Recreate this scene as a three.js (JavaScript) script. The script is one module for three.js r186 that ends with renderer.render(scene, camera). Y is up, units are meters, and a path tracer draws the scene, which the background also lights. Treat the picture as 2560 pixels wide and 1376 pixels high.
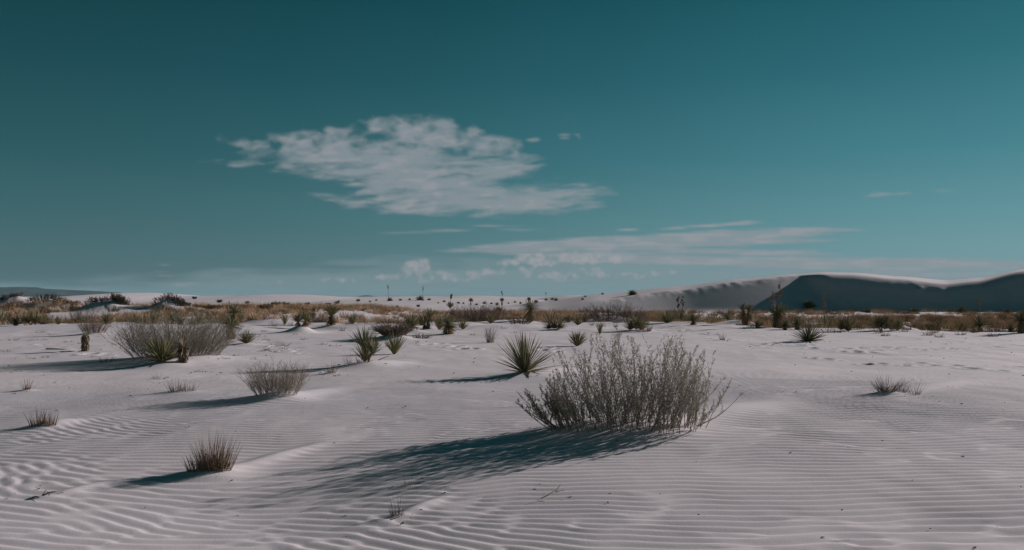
import * as THREE from 'three';

// ───────────────────────── camera, sky, sun, exposure ─────────────────────────
const EYE = 1.65, FOCAL = 2000, PW = 2560, PH = 1376, HORIZON = 742;          // lens read from the photograph, in its pixels
const PITCH = Math.atan((HORIZON - PH / 2) / FOCAL);
const scene = new THREE.Scene();
const camera = new THREE.PerspectiveCamera(2 * Math.atan(PH / 2 / FOCAL) * 180 / Math.PI, PW / PH, 0.1, 90000);
camera.position.set(0, EYE, 0);
camera.rotation.set(PITCH, 0, 0);
camera.updateMatrixWorld(true);

const SUN_AZ = 57 * Math.PI / 180, SUN_EL = 17 * Math.PI / 180;               // to the right of straight ahead, above the horizon
const SUN = new THREE.Vector3(Math.sin(SUN_AZ) * Math.cos(SUN_EL), Math.sin(SUN_EL), -Math.cos(SUN_AZ) * Math.cos(SUN_EL));
const sun = new THREE.DirectionalLight(new THREE.Color().setRGB(1.0, 0.866, 0.862), 4.55);
sun.position.copy(SUN).multiplyScalar(200); sun.name = 'sun';
sun.target.position.set(0, 0, -20); sun.position.add(sun.target.position);
sun.castShadow = true; sun.shadow.radius = 1; sun.shadow.mapSize.set(4096, 4096);
Object.assign(sun.shadow.camera, { left: -90, right: 90, top: 60, bottom: -60, near: 1, far: 500 });
scene.add(sun, sun.target);

const renderer = new THREE.WebGLRenderer({ antialias: true });
renderer.toneMapping = THREE.LinearToneMapping;
renderer.toneMappingExposure = 1;
renderer.shadowMap.enabled = true;

// ───────────────────────── small maths ─────────────────────────
function rngOf(seed) { let a = seed >>> 0; return () => { a = (a + 0x6D2B79F5) | 0; let t = Math.imul(a ^ (a >>> 15), 1 | a); t = (t + Math.imul(t ^ (t >>> 7), 61 | t)) ^ t; return ((t ^ (t >>> 14)) >>> 0) / 4294967296; }; }
const clamp = (x, a, b) => x < a ? a : x > b ? b : x, lerp = (a, b, t) => a + (b - a) * t;
const sst = (a, b, x) => { const t = clamp((x - a) / (b - a), 0, 1); return t * t * (3 - 2 * t); };
const hash = (i, j, s) => { let h = Math.imul(i, 374761393) + Math.imul(j, 668265263) + Math.imul(s, 1274126177) | 0; h = Math.imul(h ^ (h >>> 13), 1274126177); return ((h ^ (h >>> 16)) >>> 0) / 4294967296; };
function noise(x, y, s = 0) {
  const i = Math.floor(x), j = Math.floor(y), fx = x - i, fy = y - j;
  const u = fx * fx * fx * (fx * (fx * 6 - 15) + 10), v = fy * fy * fy * (fy * (fy * 6 - 15) + 10);
  const a = hash(i, j, s), b = hash(i + 1, j, s), c = hash(i, j + 1, s), d = hash(i + 1, j + 1, s);
  return a + (b - a) * u + (c - a) * v + (a - b - c + d) * u * v;
}
function fbm(x, y, s = 0, oct = 4) { let t = 0, a = 0.5, n = 0; for (let k = 0; k < oct; k++) { t += a * noise(x, y, s + k * 17); n += a; a *= 0.5; x = x * 2.03 + 11.7; y = y * 2.03 + 5.3; } return t / n; }
const smin = (a, b, k) => { const h = Math.max(k - Math.abs(a - b), 0) / k; return Math.min(a, b) - h * h * k * 0.25; };
const smax = (a, b, k) => -smin(-a, -b, k);
function table(pts) { return (x) => { if (x <= pts[0][0]) return pts[0][1]; for (let k = 1; k < pts.length; k++) if (x < pts[k][0]) { const [x0, y0] = pts[k - 1], [x1, y1] = pts[k]; return lerp(y0, y1, sst(0, 1, (x - x0) / (x1 - x0)) * 0.5 + (x - x0) / (x1 - x0) * 0.5); } return pts[pts.length - 1][1]; }; }

// ───────────────────────── the sky: air and clouds ─────────────────────────
function buildSky() {
  const W = 4096, Hh = 2048, data = new Float32Array(W * Hh * 4);
  const lin = (c) => c.map((v) => { v /= 255; return v <= 0.04045 ? v / 12.92 : Math.pow((v + 0.055) / 1.055, 2.4); });
  // colour of the clear air by elevation in degrees
  const stops = [[0, [121, 146, 151]], [1.2, [116, 145, 151]], [3, [108, 146, 153]], [5.5, [92, 139, 147]], [9.5, [66, 122, 133]], [15, [43, 101, 113]], [20, [28, 86, 97]], [30, [11, 62, 71]], [50, [4, 43, 50]], [90, [2, 37, 43]]].map(([e, c]) => [e, lin(c)]);
  const air = (e) => { if (e <= 0) return stops[0][1]; for (let k = 1; k < stops.length; k++) if (e < stops[k][0]) { const [e0, c0] = stops[k - 1], [e1, c1] = stops[k], t = (e - e0) / (e1 - e0); return c0.map((c, q) => lerp(c, c1[q], t)); } return stops[stops.length - 1][1]; };
  // clouds as soft ellipses broken up by noise: centre x, y, half width, half height, tilt, strength (a direction chart in the photograph's pixels)
  const bank = [[820, 347, 92, 26, 3, 1], [1060, 336, 150, 38, 4, 1], [1225, 360, 70, 22, 4, 0.9], [722, 353, 30, 13, 0, 0.8], [615, 358, 58, 16, 10, 0.75], [620, 411, 95, 10, 3, 0.55],
    [960, 398, 300, 52, 3, 1.1], [1000, 440, 250, 46, 9, 1.15], [1230, 425, 110, 26, -3, 0.95], [1150, 496, 260, 36, 2, 1.1], [1330, 496, 160, 40, -2, 1.05], [1070, 516, 190, 22, 2, 1], [820, 492, 60, 10, 8, 0.6], [1300, 400, 60, 18, 4, 0.6]];
  const streaks = [[1600, 609, 400, 17, -1.5, 1], [1860, 588, 230, 13, -2, 1.05], [1880, 630, 210, 8, 1, 0.85], [1560, 636, 300, 8, 0, 0.5], [2050, 655, 600, 11, 0.6, 1.05], [2280, 666, 380, 9, 0.5, 0.8], [2300, 688, 330, 10, 0, 0.55], [1760, 566, 60, 6, -3, 0.6], [1690, 571, 45, 5, -3, 0.55], [1850, 558, 60, 5, -4, 0.6], [1270, 571, 90, 7, 3, 0.45], [1090, 578, 110, 5, -2, 0.35], [1570, 574, 30, 4, 0, 0.45],
    [2200, 484, 40, 7, -2, 0.55], [2262, 482, 32, 5, -4, 0.5], [2360, 480, 40, 5, 3, 0.35], [1412, 342, 20, 7, 0, 0.6], [1332, 349, 22, 11, 0, 0.5], [1447, 342, 12, 6, 20, 0.5], [410, 662, 40, 6, -5, 0.3], [400, 688, 30, 8, 0, 0.25], [460, 712, 50, 6, -10, 0.3]];
  const veil = [[1400, 690, 760, 34, -1, 0.8], [1750, 680, 560, 36, 0, 0.9], [760, 700, 420, 26, 0, 0.8], [1300, 705, 900, 26, 0, 0.8], [1250, 665, 420, 26, 0, 0.5], [1280, 732, 1900, 26, 0, 0.85], [2250, 690, 420, 24, 0, 0.6]];
  const heaps = [[1040, 668, 42, 20, 0, 1], [940, 692, 40, 8, 0, 0.6], [840, 700, 50, 7, 0, 0.5], [1170, 694, 30, 10, 0, 0.65], [1000, 690, 24, 9, 0, 0.6], [680, 706, 40, 6, 0, 0.4], [1640, 684, 50, 9, 0, 0.5], [1340, 650, 46, 15, 4, 1], [1275, 658, 26, 8, 0, 0.8], [1450, 646, 60, 13, 2, 1], [1540, 648, 24, 10, 0, 0.9], [1120, 690, 26, 12, 20, 0.7], [1310, 676, 30, 14, 40, 0.7], [1210, 680, 50, 12, 0, 0.6], [1490, 680, 40, 12, 0, 0.65], [1390, 692, 60, 10, 0, 0.6], [1080, 700, 60, 9, 0, 0.5], [1560, 690, 70, 9, 0, 0.5]];
  const field = (list, x, y) => { let m = 0; for (const [cx, cy, rx, ry, tilt, s] of list) { const dx = x - cx, dy = y - cy; if (Math.abs(dx) > rx * 1.6 || Math.abs(dy) > ry * 1.6 + rx * 0.25) continue; const c = Math.cos(tilt * Math.PI / 180), n = Math.sin(tilt * Math.PI / 180), u = (dx * c + dy * n) / rx, v = (-dx * n + dy * c) / ry, q = 1 - (u * u + v * v) / 1.9; if (q > 0) m = Math.max(m, s * q) + 0.12 * Math.min(m, s * q); } return m; };
  const cp = Math.cos(PITCH), sp = Math.sin(PITCH);
  const body = lin([138, 147, 153]), bright = lin([164, 161, 165]), grey = lin([128, 146, 152]);
  for (let j = Hh / 2 - 4; j < Hh; j++) {
    const el = ((j + 0.5) / Hh - 0.5) * Math.PI, e = el * 180 / Math.PI, base = air(e), ce = Math.cos(el), se = Math.sin(el);
    for (let i = 0; i < W; i++) {
      const th = ((i + 0.5) / W - 0.5) * 2 * Math.PI, x = ce * Math.cos(th), z = ce * Math.sin(th), y = se;
      const sd = x * SUN.x + y * SUN.y + z * SUN.z;
      // the air brightens smoothly round the side of the sun
      const q = clamp((sd + 0.1) / 1.1, 0, 1), k = 0.47 + 0.79 * q * q;
      let r = base[0] * k * (0.86 + 0.16 * sd), g = base[1] * k, b = base[2] * k;
      const fz = -(z * cp - y * sp), fy = y * cp + z * sp;
      if (fz > 0.5 && e < 14) {
        const px = PW / 2 + FOCAL * x / fz, py = PH / 2 - FOCAL * fy / fz;
        if (px > -300 && px < 2900 && py > 250) {
          const mix = (c, a) => { r = lerp(r, c[0], a); g = lerp(g, c[1], a); b = lerp(b, c[2], a); };
          const v = field(veil, px, py);
          if (v > 0) mix(grey, sst(0.1, 0.9, v + (fbm(px / 140, py / 14, 301, 4) - 0.5) * 0.9) * 0.62);
          const f = field(bank, px, py);
          if (f > 0) {
            const wx = px + 26 * (fbm(px / 60, py / 30, 311, 3) - 0.5), wy = py + 10 * (fbm(px / 50, py / 30, 321, 3) - 0.5);
            const low = sst(365, 420, py), d = f * 1.08 + (lerp(fbm(wx / 36, wy / 19, 331, 6), fbm(wx / 62 + py / 40, wy / 11, 335, 6), low) - 0.5) * 1.6 - 0.16, a = sst(0.0, 1.15, d) * 0.84;
            mix(body, a); mix(bright, a * sst(0.45, 0.75, fbm(wx / 38 + py / 60, wy / 10, 341, 5)) * 0.42);
          }
          const s = field(streaks, px, py);
          if (s > 0) {
            const d = s + (fbm(px / 160, py / 6, 351, 5) - 0.5) * 1.0, a = sst(0.16, 0.72, d) * 0.8;
            mix(body, a); mix(bright, a * sst(0.45, 0.7, fbm(px / 60, py / 6, 361, 4)) * 0.45);
          }
          const hp = field(heaps, px, py);
          if (hp > 0) { const d = hp + (fbm(px / 15, py / 11, 371, 5) - 0.5) * 1.5, a = sst(0.25, 0.75, d); mix(bright, a * (0.4 + 0.35 * sst(0.4, 0.7, fbm(px / 8, py / 7, 381, 3)))); }
        }
      }
      const o = (j * W + i) * 4; data[o] = r; data[o + 1] = g; data[o + 2] = b; data[o + 3] = 1;
    }
  }
  const hz = [0, 0, 0], row = Hh / 2 + 2;
  for (let i = 0; i < W; i++) for (let c = 0; c < 3; c++) hz[c] += data[(row * W + i) * 4 + c] / W;
  for (let j = 0; j < Hh / 2; j++) for (let i = 0; i < W; i++) { const o = (j * W + i) * 4; data[o] = hz[0]; data[o + 1] = hz[1]; data[o + 2] = hz[2]; data[o + 3] = 1; }
  const t = new THREE.DataTexture(data, W, Hh, THREE.RGBAFormat, THREE.FloatType);
  t.mapping = THREE.EquirectangularReflectionMapping; t.magFilter = t.minFilter = THREE.LinearFilter; t.needsUpdate = true;
  return t;
}
const skyTexture = buildSky();
scene.background = skyTexture;
scene.environment = skyTexture;
scene.fog = new THREE.FogExp2(new THREE.Color().setRGB(0.5, 0.88, 1.0), 1.3e-5);

// ───────────────────────── the lie of the land (x to the right, d ahead, metres) ─────────────────────────
const edgeOf = table([[-80, 47], [-15, 46], [-6, 45.5], [-3, 50], [0, 54], [9, 51], [14, 43], [22, 36], [45, 33]]);
const crestOf = table([[-6, -1.2], [6, 0.8], [16.5, 2.15], [31.5, 3.6], [42.7, 4.95], [52.5, 5.85], [58.5, 6.25], [64, 6.1], [72.7, 5.4], [81.7, 4.65], [87.7, 5.1], [96, 6.6], [106, 7.9], [130, 9], [220, 6]]);
const hills = [ // far dunes: x, d, half width, half depth, top
  [-122, 265, 19, 60, 2.95], [-80, 285, 28, 60, 2.45], [-102, 278, 30, 50, 2.0], [-16, 305, 24, 50, 2.1], [20, 262, 14, 40, 2.2], [-45, 420, 60, 90, 1.9], [40, 420, 80, 90, 1.9]];
const hummocks = [ // overgrown sand mounds: x, d, half width, half depth, top
  [-48.5, 84, 2.6, 2.2, 1.25], [-46.0, 83, 2.2, 2.0, 0.75], [-57.5, 93, 2.4, 2.6, 1.5], [-40.2, 79, 2.6, 2.0, 1.05], [-37.6, 80, 1.8, 1.8, 0.65], [-34.4, 80, 1.8, 1.8, 1.15], [-32.4, 80, 1.7, 1.6, 0.6], [-29.6, 83, 2, 1.8, 0.25], [-27.4, 84, 1.6, 1.6, 0.05], [-52.6, 85, 2.2, 1.8, 0.55], [-24.5, 88, 2.4, 1.8, -0.1], [-60.5, 84, 3, 2.4, 0.6], [-65.5, 90, 3, 3, 1.4], [-21, 74, 1.8, 1.4, -0.25], [-16.5, 72, 1.6, 1.2, -0.3],
  [6.6, 55, 2.0, 1.4, 0.2], [13.2, 46.5, 1.3, 0.9, 0.22], [20.4, 42, 1.2, 0.9, 0.12], [-14.2, 47, 1.6, 1.2, 0.2]];
const bumps = [];   // small mounds and wind tails under plants, filled in below: {x, d, rx, rd, cos, sin, h, calm}
function duneAt(x, d) {
  const foot = 127 + 0.8 * Math.sin(x / 9) * sst(52, 44, x) - 0.16 * Math.max(0, x - 52) - 5 * sst(30, 5, x), steep = lerp(0.45, 0.66, sst(50, 54, x)), rise = -0.8 + steep * (d - foot);
  const hc = crestOf(x * 150 / d), dc = foot + 23, top = d < dc ? hc - 0.06 * (dc - d) : hc - 0.0011 * (d - dc) * (d - dc);
  let h = smin(rise, top, lerp(0.6, 1.5, sst(50, 54, x)));
  const near = Math.exp(-Math.pow((rise - top - 0.1) / 0.7, 2));
  const fade = sst(8, 20, x) * (1 - sst(48, 53, x) * (1 - 0.5 * sst(57, 60, x) * sst(72, 66, x)));
  if (near > 0.02 && fade > 0) h += fade * near * ((fbm(x / 0.75 + d / 9, d / 4, 41, 3) - 0.5) * 0.22 + (fbm(x / 1.3, d / 0.9, 43, 3) - 0.5) * 0.16 + Math.abs(noise(x / 0.8, d / 3, 47) - 0.5) * 0.12 - 0.03);
  const slump = sst(60, 62.5, x) * sst(73, 70, x) * Math.exp(-Math.pow((rise - top + 1.1) / 0.55, 2));
  if (slump > 0.02) h += slump * 0.9 * Math.max(0, fbm(x / 0.9, d / 0.7, 49, 2) - 0.52);
  return Math.max(h, -3);
}
function plateauAt(x, d) {
  const w = sst(-62, -40, x) * (1 - sst(2, 24, x)), front = 118 + 7 * noise(x / 16, 3.3, 51) + 10 * sst(-30, -55, x);
  const steep = sst(-46, -36, x) * sst(-4, -16, x);
  return -0.8 + w * (1.25 * sst(front + 2, front + 85, d) + steep * 0.75 * sst(front, front + 6, d) + 0.45 * (1 - steep) * sst(front, front + 20, d)) + w * 0.12 * (fbm(x / 7, d / 12, 53, 3) - 0.5) * sst(front, front + 15, d);
}
function H0(x, d) {
  const e = edgeOf(x) + 5 * (fbm(x / 4, 9.1, 61, 3) - 0.5);
  const plate = (0.16 * (fbm(x / 11, d / 11, 63, 2) - 0.5) + 0.07 * (fbm(x / 2.6, d / 2.6, 67, 2) - 0.5) + 0.42 * (fbm(x / 3.6, d / 5, 69, 3) - 0.5) * sst(31, 46, d)) * sst(2, 7, d);
  const floor = -0.8 + 0.25 * (fbm(x / 8, d / 8, 71, 3) - 0.5);
  const left = sst(-9, -22, x), low = lerp(floor, -0.25 + 0.55 * sst(50, 86, d) + 0.35 * (fbm(x / 5, d / 6, 77, 3) - 0.5), left * sst(150, 105, d));
  let h = lerp(plate, low, sst(e, e + 9, d));
  if (d > 40 && d < 110) for (const [hx, hd, rx, rd, top] of hummocks) {
    const u = (x - hx) / rx, v = (d - hd) / rd, q = u * u + v * v;
    if (q < 7) { const g = Math.exp(-Math.pow(q, 1.25)) * (0.62 + 0.76 * fbm(x / 1.1, d / 1.1, 73, 4)); h = Math.max(h, lerp(h, top + 0.1, g)); }
  }
  if (d > 95) {
    h = smax(h, plateauAt(x, d), 0.4);
    if (x > -10 && d < 260) h = smax(h, duneAt(x, d), 0.5);
    if (d > 140) {
      let f = -0.8 + 1.4 * sst(200, 600, d) + 1.2 * (fbm(x / 60, d / 90, 81, 3) - 0.5) * sst(160, 320, d);
      f = Math.min(f, 1.55 - 1.2 * sst(900, 4000, d));
      for (const [hx, hd, rx, rd, top] of hills) { const u = (x - hx) / rx, v = (d - hd) / rd, q = u * u + v * v; if (q < 6) f = smax(f, lerp(-0.8, top + 0.25 * (noise(x / 22, d / 30, 83) - 0.5), Math.exp(-q * 0.8)), 0.3); }
      h = smax(h, f, 0.3);
    }
  }
  return h;
}
function H(x, d) {
  let h = H0(x, d), calm = 0;
  for (const b of bumps) {
    const dx = x - b.x, dd = d - b.d; if (Math.abs(dx) > b.reach || Math.abs(dd) > b.reach) continue;
    const u = (dx * b.cos + dd * b.sin) / b.ru, v = (-dx * b.sin + dd * b.cos) / b.rv, q = u * u + v * v;
    if (q < 6) { const g = Math.exp(-q); h += b.h * g; calm = Math.max(calm, Math.min(0.9, b.calm * g * 1.1)); }
  }
  H.calm = calm; return h;
}
function bump(x, d, ru, rv, turn, h, calm = 1) { bumps.push({ x, d, ru, rv, cos: Math.cos(turn), sin: Math.sin(turn), h, calm, reach: 2.5 * Math.max(ru, rv) }); }
// a pixel gives a direction; the ground it meets gives the distance
function ground(px, py, from = 3.5) {
  const cx = (px - PW / 2) / FOCAL, cy = -(py - PH / 2) / FOCAL, c = Math.cos(PITCH), s = Math.sin(PITCH);
  const dy = (cy * c + s), dd = (c - cy * s);
  let last = from;
  for (let d = from; d < 700; d *= 1.004) {
    const t = d / dd;
    if (EYE + dy * t < H0(cx * t, d)) { let a = last, b = d; for (let k = 0; k < 18; k++) { const m = (a + b) / 2, tm = m / dd; if (EYE + dy * tm < H0(cx * tm, m)) b = m; else a = m; } return { x: cx * b / dd, d: b }; }
    last = d;
  }
  return { x: cx * 120, d: 120 };
}
const along = (px, d) => ({ x: (px - PW / 2) / FOCAL * d, d });     // where a known distance stands in that direction

// wind-blown tails and mounds
function tail(px0, py0, px1, py1, width, h) { const a = ground(px0, py0), b = ground(px1, py1), dx = b.x - a.x, dd = b.d - a.d, l = Math.hypot(dx, dd); bump((a.x + b.x) / 2, (a.d + b.d) / 2, l * 0.52, width, Math.atan2(dd, dx), h); }
bump(-1.7, 6.7, 1.7, 1.3, 0.3, -0.13, 0);   // the shallow hollow the big shadow falls into
tail(560, 1172, 800, 1112, 0.12, 0.042); tail(120, 1236, 300, 1196, 0.07, 0.032); tail(985, 1266, 1110, 1222, 0.08, 0.032);
tail(1560, 1085, 1950, 1010, 0.5, 0.10); tail(2225, 990, 2420, 955, 0.25, 0.05); tail(690, 1003, 830, 975, 0.28, 0.07); tail(1316, 943, 1430, 926, 0.35, 0.10); tail(110, 1069, 190, 1052, 0.18, 0.06);
tail(920, 918, 1010, 908, 0.4, 0.09); tail(415, 915, 560, 900, 0.6, 0.10);

// ripples: oriented wavelets whose phases follow one smooth chart, so that crests run on, bend and fork
const ripple = (() => {
  const cell = 0.20, x0 = -13, d0 = 2.4, nx = 130, nd = 96, per = 1, K = new Float32Array(nx * nd * 5), r = rngOf(77);
  const turns = [[-1.05, 5.9, 0.95, 1.05, 0.8], [-4.6, 7.3, 0.9, 0.9, 0.9], [-0.2, 5.2, 0.8, 0.6, 0.5], [-5.2, 10.2, 1.0, 1.0, 0.75], [-2.0, 9.6, 0.7, 0.7, -0.5], [-3.0, 6.3, 0.6, 0.7, 0.5]];
  const chart = (x, d) => d + 0.30 * (fbm(x / 1.5, d / 1.5, 97, 2) - 0.5) + lerp(0.16, 0.10, sst(-0.5, 2.5, x)) * (fbm(x / 0.5, d / 0.8, 99, 2) - 0.5) - 0.05 * x;
  const angle = (x, d) => { const e = 0.02; let a = Math.atan2(chart(x + e, d) - chart(x - e, d), chart(x, d + e) - chart(x, d - e)) + 0.2 * (fbm(x / 0.4, d / 0.4, 93, 2) - 0.5); for (const [tx, td, rx, rd, amt] of turns) a += amt * Math.exp(-(Math.pow((x - tx) / rx, 2) + Math.pow((d - td) / rd, 2))); return a; };
  const wave = (x, d) => lerp(0.13, 0.17, noise(x / 1.8, d / 1.8, 95)) * lerp(1.12, 0.9, sst(4.5, 11, d)) * lerp(1, 1.15, sst(0, 3, x));
  for (let j = 0; j < nd; j++) for (let i = 0; i < nx; i++) {
    const x = x0 + (i + r()) * cell, d = d0 + (j + r()) * cell, a = angle(x, d), f = 2 * Math.PI / wave(x, d), o = (j * nx + i) * 5;
    K[o] = x; K[o + 1] = d; K[o + 2] = f * Math.sin(a); K[o + 3] = f * Math.cos(a); K[o + 4] = 2 * Math.PI / 0.148 * chart(x, d) + (r() - 0.5) * 1.4;
  }
  const inv = 1 / (2 * 0.19 * 0.19);
  return (x, d) => {
    const ci = Math.floor((x - x0) / cell), cj = Math.floor((d - d0) / cell);
    if (ci < 3 || cj < 3 || ci >= nx - 3 || cj >= nd - 3) return 0;
    let re = 0, im = 0, w = 0;
    for (let j = cj - 2; j <= cj + 2; j++) for (let i = ci - 2; i <= ci + 2; i++) { const o = (j * nx + i) * 5, dx = x - K[o], dd = d - K[o + 1], g = Math.exp(-(dx * dx + dd * dd) * inv), p = K[o + 4] + K[o + 2] * dx + K[o + 3] * dd; re += g * Math.cos(p); im += g * Math.sin(p); w += g; }
    const m = Math.hypot(re, im), t = Math.atan2(im, re) / (2 * Math.PI) + 0.5, u = t / 0.66, v = (t - 0.66) / 0.34;   // a long rise on the windward side, a short drop to leeward
    return ((t < 0.66 ? 0.45 * (0.5 - 0.5 * Math.cos(Math.PI * u)) + 0.55 * Math.sin(Math.PI / 2 * u) : 0.5 + 0.5 * Math.cos(Math.PI * v)) - 0.55) * sst(0, 0.22, m / w);
  };
})();
// footprints and scuffs pressed into the sand
const prints = new Map();
{
  const r = rngOf(5), put = (px, py, s = 1) => { const g = ground(px, py); const key = Math.floor(g.x) + ',' + Math.floor(g.d); (prints.get(key) ?? prints.set(key, []).get(key)).push([g.x, g.d, 0.12 * s * (0.8 + 0.5 * r()), 0.034 * s * (0.6 + 0.6 * r())]); };
  for (const [xa, ya, xb, yb, n] of [[1655, 828, 1790, 833, 16], [1600, 832, 1660, 826, 6], [1770, 852, 1850, 846, 8], [1990, 868, 2190, 880, 16], [2120, 872, 2420, 876, 14], [2280, 852, 2560, 868, 12], [1350, 872, 1400, 880, 6], [1870, 870, 1960, 858, 8], [1060, 862, 1200, 876, 9], [640, 858, 760, 886, 10], [1840, 830, 1960, 838, 8], [60, 860, 280, 893, 14], [2000, 900, 2560, 925, 12]])
    for (let k = 0; k < n; k++) { const t = (k + r() * 0.9) / n; put(lerp(xa, xb, t), lerp(ya, yb, t) + (r() - 0.5) * 12, 0.9 + r() * 0.5); }
}
function dents(x, d) {
  let h = 0; const i = Math.floor(x), j = Math.floor(d);
  for (let a = i - 1; a <= i + 1; a++) for (let b = j - 1; b <= j + 1; b++) { const l = prints.get(a + ',' + b); if (l) for (const [px, pd, rr, dep] of l) { const q = (Math.pow(x - px, 2) + Math.pow((d - pd) * 0.8, 2)) / (rr * rr); if (q < 6) h += dep * (-1.2 * Math.exp(-q * 1.6) + 0.7 * Math.exp(-Math.pow(Math.sqrt(q) - 1.35, 2) * 5)); } }
  return h;
}

// ───────────────────────── placing and tagging ─────────────────────────
const taken = {};
const numbered = (n) => { const k = taken[n] = (taken[n] ?? -1) + 1; return k ? n + '_' + String(k).padStart(3, '0') : n; };
function tag(o, label, category, group, kind) { o.userData.label = label; o.userData.category = category; if (group) o.userData.group = group; if (kind) o.userData.kind = kind; return o; }
function lit(m) { m.castShadow = true; m.receiveShadow = true; return m; }
const plantQueue = [];   // plants are planted once every mound is known

// triangles with a colour of their own, gathered into one geometry
class Mesher {
  constructor() { this.p = []; this.c = []; this.r = rngOf(12345); }
  tri(a, b, c, k) { this.p.push(a[0], a[1], a[2], b[0], b[1], b[2], c[0], c[1], c[2]); for (let i = 0; i < 3; i++) this.c.push(k[0], k[1], k[2]); }
  quad(a, b, c, d, k) { this.tri(a, b, c, k); this.tri(a, c, d, k); }
  tube(pts, rad, k, sides = 3) {
    for (let s = 0; s + 1 < pts.length; s++) {
      const a = pts[s], b = pts[s + 1], t = norm(sub(b, a)), u = norm(cross(t, Math.abs(t[1]) > 0.9 ? [1, 0, 0] : [0, 1, 0])), v = cross(t, u), r0 = rad[s], r1 = rad[s + 1];
      const at = (p, r, q) => { const an = q * 2 * Math.PI / sides, cx = Math.cos(an) * r, cy = Math.sin(an) * r; return [p[0] + u[0] * cx + v[0] * cy, p[1] + u[1] * cx + v[1] * cy, p[2] + u[2] * cx + v[2] * cy]; };
      for (let q = 0; q < sides; q++) this.quad(at(a, r0, q), at(a, r0, q + 1), at(b, r1, q + 1), at(b, r1, q), k);
    }
  }
  // a blade: base, direction, length, width, how far it bends down, colour at base and tip
  blade(o, dir, len, wid, droop, k0, k1 = k0, segs = 4, fold = 0.25) {
    let side = norm(cross(dir, Math.abs(dir[1]) > 0.97 ? [1, 0, 0] : [0, 1, 0])), p = o, d = dir, was = null;
    { const a = (this.r() - 0.5) * 2.9, b = cross(dir, side), ca = Math.cos(a), sa = Math.sin(a); side = norm([side[0] * ca + b[0] * sa, side[1] * ca + b[1] * sa, side[2] * ca + b[2] * sa]); }   // each blade is twisted its own way
    for (let s = 0; s <= segs; s++) {
      const t = s / segs, w = wid * 0.5 * Math.min(1, (0.75 + 0.6 * t)) * Math.pow(1 - t, 0.62), up = norm(cross(side, d));
      const l = [p[0] - side[0] * w + up[0] * w * fold, p[1] - side[1] * w + up[1] * w * fold, p[2] - side[2] * w + up[2] * w * fold], r = [p[0] + side[0] * w + up[0] * w * fold, p[1] + side[1] * w + up[1] * w * fold, p[2] + side[2] * w + up[2] * w * fold];
      if (was) { const k = mixc(k0, k1, t - 0.5 / segs); if (s < segs) { this.quad(was[0], was[1], p, l, k); this.quad(was[1], was[2], r, p, k); } else { this.tri(was[0], was[1], p, k); this.tri(was[1], was[2], p, k); } }
      was = [l, p, r];
      const st = len / segs; p = [p[0] + d[0] * st, p[1] + d[1] * st, p[2] + d[2] * st]; d = norm([d[0], d[1] - droop / segs, d[2]]);
    }
  }
  get count() { return this.p.length; }
  geometry() { const g = new THREE.BufferGeometry(); g.setAttribute('position', new THREE.Float32BufferAttribute(this.p, 3)); g.setAttribute('color', new THREE.Float32BufferAttribute(this.c, 3)); g.computeVertexNormals(); return g; }
  build(name, mat, parent) { const m = lit(new THREE.Mesh(this.geometry(), mat)); m.name = name; if (parent) parent.add(m); return m; }
}
const sub = (a, b) => [a[0] - b[0], a[1] - b[1], a[2] - b[2]], cross = (a, b) => [a[1] * b[2] - a[2] * b[1], a[2] * b[0] - a[0] * b[2], a[0] * b[1] - a[1] * b[0]];
const norm = (a) => { const l = Math.hypot(a[0], a[1], a[2]) || 1; return [a[0] / l, a[1] / l, a[2] / l]; }, mixc = (a, b, t) => [lerp(a[0], b[0], t), lerp(a[1], b[1], t), lerp(a[2], b[2], t)];
const vary = (c, r, s = 0.25) => { const k = 1 + (r() - 0.5) * 2 * s, w = (r() - 0.5) * s * 0.4; return [c[0] * (k + w), c[1] * k, c[2] * (k - w)]; };

const M = {
  leaf: new THREE.MeshPhysicalMaterial({ vertexColors: true, roughness: 0.62, transmission: 0.12, thickness: 0, specularIntensity: 0.6, side: THREE.DoubleSide, name: 'yucca leaf' }),
  dry: new THREE.MeshStandardMaterial({ vertexColors: true, roughness: 0.95, side: THREE.DoubleSide, name: 'dry plant' }),
  bark: new THREE.MeshStandardMaterial({ vertexColors: true, roughness: 0.9, side: THREE.DoubleSide, name: 'bark' }),
  shrub: new THREE.MeshPhysicalMaterial({ vertexColors: true, roughness: 0.9, transmission: 0.35, thickness: 0, specularIntensity: 0.4, side: THREE.DoubleSide, name: 'shrub leaf' }),
};
for (const m of [M.leaf, M.shrub]) m.ior = 1.4;
// base colours, linear
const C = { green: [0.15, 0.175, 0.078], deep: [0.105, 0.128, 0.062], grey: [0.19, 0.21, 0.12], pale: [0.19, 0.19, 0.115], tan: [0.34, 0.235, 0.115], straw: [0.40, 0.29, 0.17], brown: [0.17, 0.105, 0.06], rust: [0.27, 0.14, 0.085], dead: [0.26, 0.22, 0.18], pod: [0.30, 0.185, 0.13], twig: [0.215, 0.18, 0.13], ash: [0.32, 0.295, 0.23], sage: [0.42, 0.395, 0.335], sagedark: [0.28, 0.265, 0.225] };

function plant(name, at, label, category, group, sink = 0.02) {
  const o = new THREE.Group(); o.name = numbered(name); o.position.set(at.x, 0, -at.d); tag(o, label, category, group); scene.add(o);
  plantQueue.push([o, sink]); return o;
}

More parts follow.
